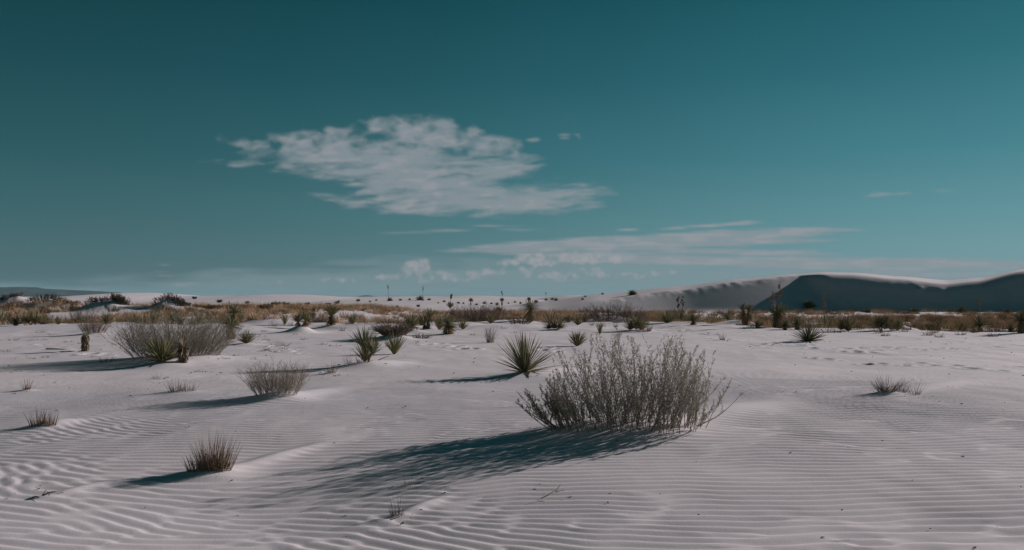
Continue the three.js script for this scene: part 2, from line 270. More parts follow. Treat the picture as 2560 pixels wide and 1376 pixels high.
// ───────────────────────── yuccas ─────────────────────────
function rosette(mb, r, o, n, L, o2 = {}) {
  const { lo = 0.06, hi = 1.55, wid = 0.022, droop = 0.25, col = C.green, old = C.tan, oldFrom = 0.86, lean = [0, 0, 0], squash = 1, segs = 4 } = o2;
  const list = [];
  for (let k = 0; k < n; k++) {
    const t = (k + 0.5) / n, th = lo + (hi - lo) * Math.pow(t, o2.crowd ?? 0.9) + (r() - 0.5) * 0.18, az = k * 2.39996 + (r() - 0.5) * 0.5;
    const dir = norm([Math.sin(th) * Math.cos(az) * squash + lean[0], Math.cos(th) + lean[1], Math.sin(th) * Math.sin(az) + lean[2]]);
    const aged = t > oldFrom && r() < 0.75, base = aged ? vary(old, r, 0.3) : vary(mixc(col, C.pale, r() * r() * 0.7), r, 0.22);
    const len = L * (0.78 + 0.3 * r()) * (aged ? 0.8 : 1) * (t < 0.12 ? 0.8 : 1), p = [o[0] + dir[0] * 0.02, o[1] + dir[1] * 0.02 - 0.035 * t, o[2] + dir[2] * 0.02];
    list.push({ p, dir, len, wid: wid * (0.8 + 0.4 * r()), droop: droop * (0.3 + t * 1.2) * (0.6 + 0.8 * r()) * (r() < 0.08 ? 5 : 1), k0: mixc(base, C.straw, 0.25), k1: mixc(base, C.tan, r() * 0.25) });
  }
  if (mb) for (const l of list) mb.blade(l.p, l.dir, l.len, l.wid, l.droop, l.k0, l.k1, segs);
  return list;
}
// options: heads [[x, y, z, leaf length, leaves]], trunk radius, skirt of dead leaves, stalks [[x, z, height, lean, pods]]; metres
function yucca(at, seed, o) {
  const r = rngOf(seed), g = plant('yucca', at, o.label, 'yucca', o.group), heads = o.heads, wid = o.wid ?? 0.024;
  if (o.trunk) {
    const tb = new Mesher();
    for (const [x, y, z] of heads) if (y > 0.12) tb.tube([[x * 0.3, -0.06, z * 0.3], [x * 0.55 + (r() - 0.5) * 0.03, y * 0.5, z * 0.5], [x, y + 0.02, z]], [o.trunk * 0.62, o.trunk * 0.55, o.trunk * 0.5], vary(C.brown, r), 7);
    if (tb.count) tb.build('trunk', M.bark, g);
  }
  for (const [x, y, z, L, n, opt] of heads) {
    if (o.perLeaf) for (const l of rosette(null, r, [x, y, z], n, L, { wid, ...(o.look ?? {}), ...(opt ?? {}) })) { const mb = new Mesher(); mb.r = r; mb.blade(l.p, l.dir, l.len, l.wid, l.droop, l.k0, l.k1, 4); mb.build('leaf', M.leaf, g); }
    else { const mb = new Mesher(); rosette(mb, r, [x, y, z], n, L, { wid, segs: o.far ? 3 : 4, ...(o.look ?? {}), ...(opt ?? {}) }); mb.build('leaf_rosette', M.leaf, g); }
    if (o.skirt && y > 0.12) {
      const sk = new Mesher(), m = Math.round(o.skirt * 95), tr = o.trunk * 0.55;
      for (let k = 0; k < m; k++) {
        const az = r() * 6.283, hy = y * (0.12 + 0.9 * Math.pow(r(), 0.7)), t = hy / y, out = (0.18 + 0.55 * r() * r()) * (o.flare ?? 1) * (0.6 + 0.7 * t);
        const c = vary(o.skirtCols ? o.skirtCols[Math.floor(r() * o.skirtCols.length)] : r() < 0.5 ? C.tan : r() < 0.55 ? C.dead : C.brown, r, 0.4);
        sk.blade([lerp(x * 0.35, x, t) + Math.cos(az) * tr, hy, lerp(z * 0.35, z, t) + Math.sin(az) * tr], norm([Math.cos(az) * out, -0.9 + 0.5 * r() * r(), Math.sin(az) * out]), Math.min(L * (0.4 + 0.5 * r()), hy * 1.05 + 0.1), wid * 1.15, 0.25 * r(), c, mixc(c, C.straw, 0.3 * r()), 3);
      }
      sk.build('dead_leaf_skirt', M.dry, g);
    }
  }
  for (const [x, z, h, lean, pods, dark] of o.stalks ?? []) {
    const sb = new Mesher(), pts = [], rad = [];
    for (let k = 0; k <= 6; k++) { const t = k / 6; pts.push([x + lean * t * t, h * t, z]); rad.push((o.stalkR ?? 0.014) * (1.15 - 0.7 * t)); }
    sb.tube(pts, rad, vary(dark ? C.brown : C.dead, r, 0.15), 5);
    const st = sb.build('flower_stalk', M.dry, g), pb = new Mesher();
    for (let k = 0; k < pods; k++) {
      const t = 0.66 + 0.33 * r(), az = r() * 6.283, p = [x + lean * t * t, h * t, z], reach = 0.05 + 0.10 * r(), e = [p[0] + Math.cos(az) * reach, p[1] + 0.02 + 0.05 * r(), p[2] + Math.sin(az) * reach], c = vary(dark ? [0.09, 0.05, 0.05] : C.pod, r, 0.25), s = (o.podS ?? 0.022) * (0.8 + 0.5 * r());
      pb.tube([p, e], [0.004, 0.003], c, 3); pb.tube([[e[0], e[1] - s, e[2]], [e[0], e[1] + s * 0.4, e[2]], [e[0], e[1] + s * 2.2, e[2]]], [s * 0.35, s, s * 0.15], c, 5);
    }
    if (pods) pb.build('seed_pods', M.dry, st).userData.kind = 'stuff';
  }
  return g;
}

// ───────────────────────── shrubs and grasses ─────────────────────────
function grow(r, o, dir, len, n, wob, lift) { const pts = [o]; let p = o, d = dir; for (let k = 0; k < n; k++) { d = norm([d[0] + (r() - 0.5) * wob, d[1] + lift / n + (r() - 0.5) * wob * 0.5, d[2] + (r() - 0.5) * wob]); p = [p[0] + d[0] * len / n, p[1] + d[1] * len / n, p[2] + d[2] * len / n]; pts.push(p); } return pts; }
const along2 = (pts, t) => { const f = t * (pts.length - 1), k = Math.min(pts.length - 2, Math.floor(f)), u = f - k; return [mixc(pts[k], pts[k + 1], u), norm(sub(pts[k + 1], pts[k]))]; };
// a shrub of bare or leafy twigs: w, h in metres; one mesh of branches, one of twigs and leaves
function shrub(at, seed, o) {
  const r = rngOf(seed), g = plant(o.name ?? 'desert_shrub', at, o.label, o.category ?? 'shrub', o.group), sb = new Mesher(), tb = new Mesher(), { w, h, n = 40, col = C.ash, twig = C.twig, leaf = 0, fan = 1, lift = 0.3, thick = 0.0045, base = 0.35, side = 7 } = o, far = at.d > 30;
  for (let k = 0; k < n; k++) {
    const az = r() * 6.283, q = Math.sqrt(r()), bx = Math.cos(az) * q * w * 0.5 * base, bz = Math.sin(az) * q * w * 0.5 * base * 0.8, out = fan * (0.15 + 0.85 * q) * (w / h) * 0.5;
    const dir = norm([Math.cos(az) * out, 1, Math.sin(az) * out]), len = h * (0.62 + 0.48 * r()) * Math.hypot(1, out * 0.55) * (1 - 0.22 * q);
    const by = o.drape ? H0(at.x + bx, at.d - bz) - H0(at.x, at.d) : 0, pts = grow(r, [bx, by - 0.03, bz], dir, len, far ? 3 : 5, 0.42, lift), c = vary(twig, r, 0.25);
    sb.tube(pts, pts.map((_, i) => thick * (1.3 - i / (pts.length - 1))), c, 3);
    for (let m = 0; m < side; m++) {
      const t = 0.12 + 0.84 * r(), [p, d] = along2(pts, t), a2 = r() * 6.283, sd = norm([d[0] * 0.8 + Math.cos(a2) * 1.1, d[1] * 0.8 + 0.15, d[2] * 0.8 + Math.sin(a2) * 1.1]), tp = grow(r, p, sd, len * (0.16 + 0.26 * r()) * (1.15 - t * 0.5), far ? 1 : 2, 0.5, 0.25), cc = vary(col, r, 0.25);
      tb.tube(tp, far ? [thick * 0.6, thick * 0.25] : [thick * 0.55, thick * 0.45, thick * 0.2], cc, 3);
      for (let q2 = 0; q2 < leaf; q2++) { const [lp, ld] = along2(tp, 0.2 + 0.8 * r()), a3 = r() * 6.283, s = (o.leafS ?? 0.014) * (0.7 + 0.6 * r()); tb.blade(lp, norm([ld[0] + Math.cos(a3), ld[1] + 0.3, ld[2] + Math.sin(a3)]), s, s * 0.6, 0.2, vary(col, r, 0.3), undefined, 1); }
    }
  }
  sb.build('branches', M.bark, g); tb.build(leaf ? 'twigs_and_leaves' : 'twigs', M.shrub, g).userData.kind = 'stuff';
  return g;
}
function tuft(at, seed, o) {
  const r = rngOf(seed), g = plant(o.name ?? 'grass_tuft', at, o.label, o.category ?? 'grass', o.group, 0.01), mb = new Mesher(), { w, h, n = 70, cols = [C.twig, C.brown, C.dead], clumps = [[0, 0, 1]], splay = 0.5, wid = 0.006, droop = 0.3 } = o;
  for (const [cx, cz, cs] of clumps) for (let k = 0; k < n * cs; k++) {
    const az = r() * 6.283, q = Math.sqrt(r()), bx = cx + Math.cos(az) * q * w * 0.28, bz = cz + Math.sin(az) * q * w * 0.2, sp = splay * (q * 0.8 + 0.35 * r());
    const dir = norm([Math.cos(az) * sp + (r() - 0.5) * 0.2, 1, Math.sin(az) * sp + (r() - 0.5) * 0.2]), c = vary(cols[Math.floor(r() * cols.length)], r, 0.3);
    mb.blade([bx, -0.015, bz], dir, h * cs * (0.25 + 0.9 * Math.pow(r(), 1.5)) * (1 - 0.3 * q), wid * (0.6 + 0.8 * r()), droop * r(), c, mixc(c, C.dead, 0.3), 3, 0.5);
  }
  mb.build('blades', M.dry, g).userData.kind = 'stuff';
  return g;
}
const px2m = (at) => at.d / FOCAL;                       // metres that one photograph pixel spans at that distance
// ───────────────────────── the big shrub ─────────────────────────
{
  const r = rngOf(4242), at = ground(1565, 1086), g = plant('desert_shrub', at, 'big grey-green leafy shrub with many upright stems on rippled sand', 'shrub'), s = px2m(at);
  bump(at.x, at.d + 0.15, 1.05, 0.62, 0.1, 0.12);
  const top = table([[-1.30, 0.40], [-1.05, 0.58], [-0.8, 0.92], [-0.6, 1.12], [-0.3, 1.08], [0, 1.17], [0.3, 1.12], [0.55, 1.10], [0.8, 0.98], [1.05, 0.86], [1.3, 0.62]]);
  const stem = (bx, bz, dir, len, lean, nb, thick, name = 'stem') => {
    const sb = new Mesher(), lb = new Mesher(), pts = grow(r, [bx, -0.04, bz], dir, len, 8, 0.28, lean), c = vary(C.twig, r, 0.25);
    sb.tube(pts, pts.map((_, i) => thick * (1.25 - 1.05 * i / 8)), c, 4);
    const leaves = (p0, d0, n, spread) => { for (let q = 0; q < n; q++) { const a = r() * 6.283, sz = 0.015 + 0.014 * r(), k = vary(r() < 0.6 ? C.sage : C.sagedark, r, 0.3), p = [p0[0] + (r() - 0.5) * spread, p0[1] + (r() - 0.5) * spread, p0[2] + (r() - 0.5) * spread]; lb.blade(p, norm([d0[0] * 0.7 + Math.cos(a) * 0.8, d0[1] * 0.7 + 0.25, d0[2] * 0.7 + Math.sin(a) * 0.8]), sz, sz * 0.42, 0.15, k, undefined, 2, 0.4); } };
    for (let b = 0; b < nb; b++) {
      const t = 0.12 + 0.86 * (b + r()) / nb, [p, d] = along2(pts, Math.min(t, 0.99)), a = r() * 6.283, sd = norm([d[0] + Math.cos(a) * 0.85, d[1] + 0.2, d[2] + Math.sin(a) * 0.85]), tl = len * (0.10 + 0.18 * r()) * (1.15 - 0.75 * t), tp = grow(r, p, sd, tl, 3, 0.3, 0.35);
      sb.tube(tp, [thick * 0.4, thick * 0.34, thick * 0.26, thick * 0.12], c, 3);
      for (let q = 0; q < 4; q++) { const [lp, ld] = along2(tp, 0.2 + 0.25 * q); leaves(lp, ld, 3, 0.016); }
    }
    for (let q = 0; q < 9; q++) { const [lp, ld] = along2(pts, 0.45 + 0.54 * q / 9); leaves(lp, ld, 2, 0.006); }
    const st = sb.build(name, M.bark, g); lb.build('leaves', M.shrub, st).userData.kind = 'stuff';
    return st;
  };
  for (let c = 0; c < 46; c++) {                                        // stems rise in fans from separate root crowns
    const u = clamp((c + r()) / 46 * 2 - 1 + (r() - 0.5) * 0.2, -1, 1), cx = u * 0.80 + 0.02, cz = (r() - 0.5) * 1.0 * Math.sqrt(1 - u * u * 0.75), m = 5 + Math.floor(r() * 3);
    for (let k = 0; k < m; k++) {
      const bx = cx + (r() - 0.5) * 0.3, bz = cz + (r() - 0.5) * 0.3, lean = u * 0.36 + (r() - 0.5) * 0.7 + (u < -0.5 ? -0.2 : 0), dz = cz * 0.4 + (r() - 0.5) * 0.6;
      const h = 0.94 * top(bx + lean * 0.7) * (r() < 0.3 ? 0.3 + 0.3 * r() : 0.66 + 0.42 * Math.pow(r(), 1.1));
      stem(bx, bz, norm([lean, 1, dz]), h * Math.hypot(1, lean * 0.8), 0.3, 7 + Math.floor(r() * 6), 0.0026 + 0.0016 * r());
    }
  }
  // the low sprays to one side and the one long branch that reaches out over the sand
  for (let k = 0; k < 10; k++) stem(-0.82 - 0.1 * r(), 0.05 + 0.3 * r(), norm([-0.8 - 0.7 * r(), 0.75, 0.2 * (r() - 0.5)]), 0.38 + 0.25 * r(), 0.4, 8, 0.005);
  const branch = stem(0.84, 0.0, norm([1.0, 0.42, -0.1]), 0.68, 0.55, 3, 0.006); branch.userData.label = 'single bare branch reaching out low over the sand';
}

// ───────────────────────── yuccas ─────────────────────────
let seedAt = 1000;
// px, py: where it meets the sand; hp, wp: height and width in photograph pixels at that distance
function Y(px, py, hp, wp, label, o = {}) {
  const at = o.D ? along(px, o.D) : ground(px, py, o.from ?? 3.5), s = px2m(at), hidden = o.D && py > 0 && o.D < 100 ? clamp(HORIZON + FOCAL * (EYE - H0(at.x, at.d)) / at.d - py, 0, 40) : 0, h = (hp + hidden * 0.9) * s, w = wp * s / 2, seed = seedAt++, n = o.n ?? (at.d < 30 ? 110 : at.d < 70 ? 90 : 60);
  const tf = o.trunk ?? 0, y = h * tf + 0.03, L = o.L ? o.L * h : tf ? Math.max(h * (1 - tf), w * 0.85) * 1.03 : Math.max(h * 1.04, w * 0.85), hi = o.hi ?? (tf ? 1.95 : clamp(Math.atan2(w, h * 0.75) * 1.5, 0.35, 1.5));
  const heads = o.heads ? o.heads.map(([hx, hy, ls, dz = 0]) => [hx * s, (hy + hidden * 0.8) * s, dz, ls * s, Math.round(n * 0.75), { hi }]) : [[(o.lean ?? 0) * s, y, 0, L, n, { hi }]];
  if (o.mound) bump(at.x, at.d, w * 0.9 + 0.25, 0.45 + w * 0.4, 0, o.mound);
  return yucca(at, seed, { label, group: o.group, heads, trunk: tf || o.heads ? (o.tr ?? 0.07) : 0, skirt: o.skirt, skirtCols: o.skirtCols, flare: o.flare, perLeaf: o.perLeaf, far: at.d > 60, wid: o.wid ?? (at.d < 24 ? 0.032 : at.d < 60 ? 0.036 : at.d < 100 ? 0.055 : 0.13),
    look: o.look, stalks: (o.stalks ?? []).map(([sx, sh, lean, pods, dark]) => [sx * s, 0.04, (sh + hidden * 0.9) * s, lean * s, pods, dark]), stalkR: at.d > 100 ? 0.05 : at.d > 40 ? 0.026 : 0.014, podS: at.d > 100 ? 0.09 : at.d > 40 ? 0.045 : 0.022 });
}
Y(1311, 942, 96, 128, 'spiky ground yucca standing alone beside the big leafy shrub', { perLeaf: true, n: 150, hi: 1.45, wid: 0.034, mound: 0.06, look: { col: C.grey, droop: 0.12, oldFrom: 0.92, crowd: 1.5 } });
{ // the tall dense one with its smaller neighbours
  Y(914, 918, 98, 92, 'tall dense yucca with leaves from the sand up and grey leaf litter at its foot', { perLeaf: true, n: 95, heads: [[-2, 4, 60], [-2, 34, 62], [22, 24, 42, 0.25]], tr: 0.05, mound: 0.10, look: { hi: 1.2, col: C.grey, droop: 0.1, oldFrom: 0.95 } });
  Y(986, 886, 56, 46, 'narrow upright yucca with a few splayed leaves beside the tall dense yucca', { perLeaf: true, n: 60, hi: 0.8, look: { droop: 0.05, oldFrom: 0.9 } });
}
Y(405, 918, 66, 84, 'green yucca growing in front of the wide grey bare shrub', { perLeaf: true, n: 150, hi: 1.25, mound: 0.10, look: { col: [0.21, 0.225, 0.085] } });
Y(1443, 865, 41, 46, 'small vase-shaped yucca on open sand behind the big leafy shrub', { n: 90, hi: 0.95, look: { col: C.grey, droop: 0.05 } });
Y(2022, 857, 52, 86, 'wide spiky yucca alone on smooth sand before the shaded dune', { n: 120, hi: 1.5, mound: 0.06, look: { col: C.deep, droop: 0.12 } });
Y(1500, 836, 31, 14, 'slim single tuft yucca on open sand near the wide low yucca', { n: 30, hi: 0.4 });
Y(615, 864, 34, 42, 'small round yucca on the sand to the side of the wide grey bare shrub', { n: 90, hi: 1.1, mound: 0.08 });
Y(455, 916, 62, 40, 'shaggy brown yucca trunk standing under the wide grey bare shrub', { trunk: 0.62, n: 26, skirt: 2.2, tr: 0.10, skirtCols: [C.brown, [0.13, 0.09, 0.06], C.dead], look: { col: C.dead, old: C.brown, oldFrom: 0.4 } });
Y(212, 879, 47, 26, 'stump-like yucca trunk thickly covered in dry straw leaves', { trunk: 0.80, n: 34, skirt: 3, tr: 0.13, skirtCols: [C.dead, [0.20, 0.17, 0.10], [0.26, 0.20, 0.12]], L: 0.26, look: { hi: 2.2, col: C.dead, old: C.tan, oldFrom: 0.2 } });
Y(580, 856, 66, 62, 'leaning yucca with a tan skirt behind the wide grey bare shrub', { trunk: 0.5, n: 110, skirt: 1.3, tr: 0.09, lean: -4, mound: 0.12, stalks: [[-14, 92, 0, 5]], look: { col: [0.10, 0.12, 0.055] } });
Y(584, 812, 62, 56, 'tall yucca with a broad dark crown above the dry grass', { trunk: 0.45, n: 120, skirt: 1, tr: 0.1, D: 47 });
Y(752, 832, 36, 40, 'pair of small yucca heads side by side on a sand mound', { heads: [[-8, 10, 27], [12, 13, 31]], tr: 0.06, skirt: 0.5, mound: 0.32 });
Y(828, 819, 54, 42, 'yucca with an upright dark crown and a straw skirt trailing to the sand', { trunk: 0.42, n: 120, skirt: 1.5, flare: 1.7, tr: 0.08, hi: 1.05, mound: 0.14, look: { hi: 0.9, droop: 0.08 } });
Y(712, 812, 30, 20, 'narrow yucca standing in dry grass near the pair of small yucca heads', { n: 60, hi: 0.5 });
Y(1028, 833, 44, 46, 'yucca with dense upright leaves above the dark drooping clump', { trunk: 0.15, n: 120, skirt: 0.6, mound: 0.22, look: { hi: 1.2 } });
Y(1064, 826, 56, 52, 'double-headed yucca at the edge of the dry grass', { heads: [[-3, 12, 38], [10, 28, 28]], tr: 0.08, skirt: 0.7, mound: 0.08 });
Y(1098, 826, 40, 30, 'slender yucca next to the double-headed yucca', { n: 80, hi: 0.75, look: { droop: 0.06 } });
Y(1121, 838, 54, 44, 'yucca whose dead straw leaves fan out like a skirt over the sand', { trunk: 0.34, n: 110, skirt: 2, flare: 2, tr: 0.07, mound: 0.05, look: { hi: 1.5 } });
Y(1157, 824, 26, 24, 'small leafy yucca before the brown bare thicket', { n: 70, hi: 0.9 });
Y(1227, 809, 30, 34, 'low yucca at the end of the brown bare thicket', { n: 90, hi: 1.0 });
Y(1325, 805, 62, 52, 'palm-like yucca with a round crown and a tan skirt in the dry grass', { trunk: 0.52, n: 140, skirt: 1.6, flare: 1.4, tr: 0.09 });
Y(1376, 786, 17, 30, 'round bushy yucca just behind the palm-like yucca', { n: 110, hi: 1.4, D: 66 });
Y(1386, 827, 32, 64, 'wide low yucca clump casting a long thin shadow', { heads: [[-14, 3, 27], [0, 4, 31], [14, 3, 26]], tr: 0.05, mound: 0.08, look: { col: C.deep } });
Y(1445, 813, 27, 28, 'yucca at the foot of the shrub-topped hummock', { n: 90, hi: 1.0 });
Y(1588, 826, 50, 64, 'broad green clump of yucca at the sunny end of the shrub-topped hummock', { heads: [[-12, 3, 36], [4, 5, 44], [16, 3, 34]], tr: 0.05, look: { col: C.green } });
Y(1669, 807, 40, 68, 'open spiky yucca at the grass edge before the grey dune slope', { n: 120, hi: 1.3, look: { col: C.grey, droop: 0.06 } });
Y(1702, 786, 32, 34, 'trunked yucca with two dark seed stalks before the grey dune slope', { trunk: 0.45, n: 110, skirt: 1, D: 58, stalks: [[-7, 47, -1, 12, 1], [4, 51, 0, 14, 1]] });
Y(1784, 786, 16, 16, 'tiny dark yucca on the grass before the grey dune slope', { D: 74, n: 60, hi: 1.4, group: 'small yuccas before the grey dune slope' });
Y(1818, 785, 20, 24, 'small flat-topped yucca on a short trunk before the grey dune slope', { D: 70, trunk: 0.35, n: 80 });
Y(1865, 814, 60, 54, 'two-headed palm-like yucca on thick dark trunks', { heads: [[-7, 37, 22], [9, 35, 22]], tr: 0.13, skirt: 1.2, look: { hi: 1.9, col: C.deep } });
Y(1945, 821, 72, 62, 'big yucca on a thick shaggy trunk with two tall rust seed stalks', { trunk: 0.52, n: 170, skirt: 3, tr: 0.2, stalks: [[5, 116, 1, 16], [-10, 92, -3, 12]], look: { hi: 1.9 } });
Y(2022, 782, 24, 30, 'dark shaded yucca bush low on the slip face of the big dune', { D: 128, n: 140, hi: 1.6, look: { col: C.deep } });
Y(2060, 806, 34, 42, 'yucca bush in dry grass with one tall pale flower stalk', { D: 52, n: 100, hi: 1.1, stalks: [[0, 78, -1, 14]] });
Y(2112, 827, 44, 58, 'bushy green-brown yucca at the lip of the smooth sand', { heads: [[-8, 4, 34], [6, 5, 42]], tr: 0.06, look: { old: C.straw, oldFrom: 0.7 } });
Y(2206, 827, 50, 64, 'large dark bushy yucca over a shaded sand hollow', { heads: [[-10, 8, 38], [8, 6, 40], [-2, 12, 30]], tr: 0.06, look: { col: C.deep, oldFrom: 0.7 } });
Y(2244, 827, 36, 24, 'slim yucca beside the large dark bushy yucca', { n: 80, hi: 0.8 });
Y(2405, 828, 32, 70, 'low wide dark yucca at the lip of the smooth sand', { n: 120, hi: 1.5, look: { col: C.deep } });
Y(2450, 830, 54, 46, 'tall dark yucca bush with a faint flower stalk before the shaded dune', { trunk: 0.3, n: 130, skirt: 1, stalks: [[0, 82, 0, 8]], look: { col: C.deep } });
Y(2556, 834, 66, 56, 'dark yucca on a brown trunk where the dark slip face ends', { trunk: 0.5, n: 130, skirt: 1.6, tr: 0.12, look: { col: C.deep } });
Y(90, 818, 48, 74, 'spreading green yucca clump before the overgrown hummocks', { heads: [[-22, 6, 34], [-2, 8, 40], [16, 4, 30]], tr: 0.07, D: 46 });
Y(2, 800, 34, 40, 'green yucca beside the spreading yucca clump', { D: 50, n: 110 });
Y(372, 806, 28, 60, 'pair of low green yuccas behind the wide grey bare shrub', { heads: [[-14, 3, 24], [12, 3, 27]], tr: 0.05, D: 50 });
Y(432, 808, 40, 44, 'yucca rising behind the wide grey bare shrub with a tan flower stalk', { D: 48, n: 110, trunk: 0.3, skirt: 0.6, stalks: [[-20, 52, 0, 12]] });
Y(498, 800, 32, 46, 'yucca half hidden behind the sunlit end of the wide grey bare shrub', { D: 52, n: 100, trunk: 0.25 });

// yuccas out on the pale dunes behind
const farR = rngOf(515), farGroup = 'small yuccas dotted over the pale far dunes', farLabel = 'small dark yucca dotted on the pale far dune';
Y(1050, 751, 14, 27, 'round dark yucca on the crest of the low far dune', { n: 130, hi: 1.5 });
Y(974, 753, 10, 26, 'low spreading yucca with a tall pale flower stalk on the far dune', { n: 100, hi: 1.5, stalks: [[-3, 40, -2, 16]] });
Y(1125, 771, 17, 24, 'vase-shaped yucca with a crooked seed stalk on the low dune', { n: 100, hi: 0.8, stalks: [[0, 34, 4, 18, 1]] });
Y(1177, 763, 19, 16, 'tiny palm-like yucca on a bare trunk on the low dune', { trunk: 0.6, n: 70, tr: 0.2, L: 0.42 });
Y(1255, 764, 21, 14, 'tiny tan-trunked yucca with a flower stalk on the low dune', { trunk: 0.62, n: 60, tr: 0.28, L: 0.38, stalks: [[0, 35, 0, 8]] });
Y(1322, 759, 18, 13, 'tiny trunked yucca on the low dune above the palm-like yucca', { trunk: 0.55, n: 60, tr: 0.25, L: 0.4 });
Y(1246, 781, 17, 28, 'bushy yucca at the foot of the low dune', { n: 120, hi: 1.4 });
Y(1581, 738, 15, 30, 'lone round yucca standing on the long dune crest against the sky', { n: 160, hi: 1.6, look: { col: C.deep } });
Y(961, 782, 12, 15, 'small dark yucca before the shaded front of the low dune', { n: 90, hi: 1.3 });
Y(1057, 752, 4, 8, 'bare yucca flower stalk standing on the far dune', { n: 40, hi: 1.4, stalks: [[0, 35, 1, 10]] });
Y(1365, 752, 7, 12, 'far yucca with a thin pole-like flower stalk', { n: 60, hi: 1.5, stalks: [[0, 24, 0, 6]] });
for (const [x, y, h, w] of [[1246, 764, 11, 14], [1144, 758, 8, 10], [1300, 761, 10, 18], [1345, 758, 9, 15], [1378, 751, 7, 16], [1392, 751, 6, 14], [988, 769, 8, 9], [1047, 769, 8, 9], [1096, 760, 6, 7], [1213, 761, 8, 9], [1157, 760, 5, 10], [1071, 752, 5, 9], [1000, 752, 5, 9], [1022, 752, 5, 9], [1275, 760, 6, 8], [1205, 767, 5, 7], [939, 753, 6, 10], [922, 755, 5, 8], [900, 755, 6, 12], [850, 756, 5, 11], [1455, 750, 5, 10], [1464, 743, 4, 9], [1452, 737, 3, 7], [1503, 738, 4, 5], [1195, 763, 5, 7], [1230, 762, 6, 6], [1110, 757, 5, 6], [1285, 756, 5, 7]])
  Y(x + (farR() - 0.5) * 10, y + (farR() - 0.5) * 3, h * (0.55 + 0.9 * farR()), w * (0.55 + 0.9 * farR()), farLabel, { group: farGroup, n: 46, hi: 0.9 + 0.7 * farR(), look: { col: C.deep, old: C.straw, oldFrom: 0.6 + 0.4 * farR() } });
{
  const r = rngOf(1717);
  for (let k = 0; k < 44; k++) { const px = 15 + 2530 * (k + r()) / 44, D = edgeOf((px - 1280) / 2000 * 50) - 2 + 26 * r() * r(), h = 0.45 + 0.45 * r(), trunk = r() < 0.35; Y(px, 0, h * 2000 / D, h * (0.9 + 0.5 * r()) * 2000 / D, trunk ? 'mid-sized yucca on a short shaggy trunk in the dry grass belt' : 'mid-sized yucca growing low in the dry grass belt', { D, group: 'yuccas scattered along the dry grass belt', trunk: trunk ? 0.35 : 0, skirt: trunk ? 0.8 : 0, n: 80, look: { col: r() < 0.5 ? C.green : C.deep, oldFrom: 0.7 + 0.3 * r() } }); }
}
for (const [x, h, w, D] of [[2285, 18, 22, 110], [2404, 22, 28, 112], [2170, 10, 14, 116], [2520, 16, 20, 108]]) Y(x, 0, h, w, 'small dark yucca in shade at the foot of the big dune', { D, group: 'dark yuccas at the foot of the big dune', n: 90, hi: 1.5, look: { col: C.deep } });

// ───────────────────────── bare shrubs ─────────────────────────
function S(px, py, hp, wp, label, o = {}) { const at = o.D ? along(px, o.D) : ground(px, py), s = px2m(at); if (o.mound) bump(at.x, at.d, wp * s * 0.5, Math.min(1.4, wp * s * 0.4), 0, o.mound); return shrub(at, seedAt++, { label, w: wp * s, h: hp * s, ...o }); }
S(440, 901, 122, 262, 'wide grey bare shrub of tangled twigs', { n: 300, side: 15, col: C.ash, twig: [0.22, 0.195, 0.145], fan: 0.95, base: 0.78, thick: 0.0042, mound: 0.1, leaf: 3, leafS: 0.022 });
S(690, 1001, 90, 152, 'rounded pale bare shrub with fine twigs on its own sand tail', { n: 170, side: 14, col: [0.40, 0.345, 0.275], twig: [0.27, 0.225, 0.175], fan: 0.85, base: 0.68, thick: 0.0022, mound: 0.10, leaf: 2, leafS: 0.012 });
S(1225, 857, 52, 36, 'slim upright tan shrub of straight bare stems', { n: 46, side: 3, col: [0.36, 0.27, 0.22], twig: [0.30, 0.215, 0.17], fan: 0.55, base: 0.45, thick: 0.0045, lift: 0.5 });
S(1535, 0, 42, 170, 'wide brown bare shrub capping a sand hummock', { D: 55, n: 320, side: 12, drape: true, col: [0.257, 0.203, 0.182], twig: [0.176, 0.142, 0.121], base: 0.85, fan: 0.5, thick: 0.007 });
S(1195, 0, 56, 150, 'brown bare thicket between the yuccas and the dry grass', { D: 55, n: 320, side: 12, col: [0.270, 0.209, 0.189], twig: [0.203, 0.155, 0.135], base: 0.9, fan: 0.35, thick: 0.006 });
S(235, 838, 42, 82, 'brownish twiggy shrub behind the straw-covered yucca stump', { n: 110, side: 9, col: [0.297, 0.230, 0.176], twig: [0.203, 0.149, 0.115], base: 0.6, thick: 0.005, mound: 0.12, leaf: 2, leafS: 0.02 });
S(210, 0, 52, 70, 'upright brown shrub before the overgrown hummocks', { D: 50, n: 90, side: 8, col: [0.270, 0.189, 0.162], twig: [0.189, 0.135, 0.115], base: 0.6, thick: 0.006 });
S(1610, 829, 24, 44, 'low pinkish-brown shrub at the foot of the broad yucca clump', { n: 60, side: 7, col: [0.324, 0.203, 0.176], twig: [0.230, 0.135, 0.121], base: 0.7, thick: 0.0045 });
S(1055, 846, 17, 44, 'low brown twiggy shrub on the sand below the dense upright yucca', { n: 60, side: 6, col: [0.297, 0.203, 0.162], twig: [0.203, 0.135, 0.108], base: 0.8, thick: 0.007 });
S(668, 0, 30, 90, 'grey-brown bushes in the dry grass', { D: 50, n: 100, side: 8, col: [0.270, 0.216, 0.155], twig: [0.189, 0.149, 0.115], base: 0.85, thick: 0.006 });
S(800, 0, 28, 44, 'grey twiggy bush beside the straw-skirted upright yucca', { D: 49, n: 70, side: 8, col: [0.284, 0.236, 0.203], twig: [0.203, 0.162, 0.135], base: 0.7, thick: 0.006 });
S(2200, 0, 60, 100, 'brown-green bush in the grass before the shaded dune', { D: 45, n: 110, side: 8, col: [0.203, 0.182, 0.108], twig: [0.149, 0.121, 0.081], base: 0.8, thick: 0.006 });
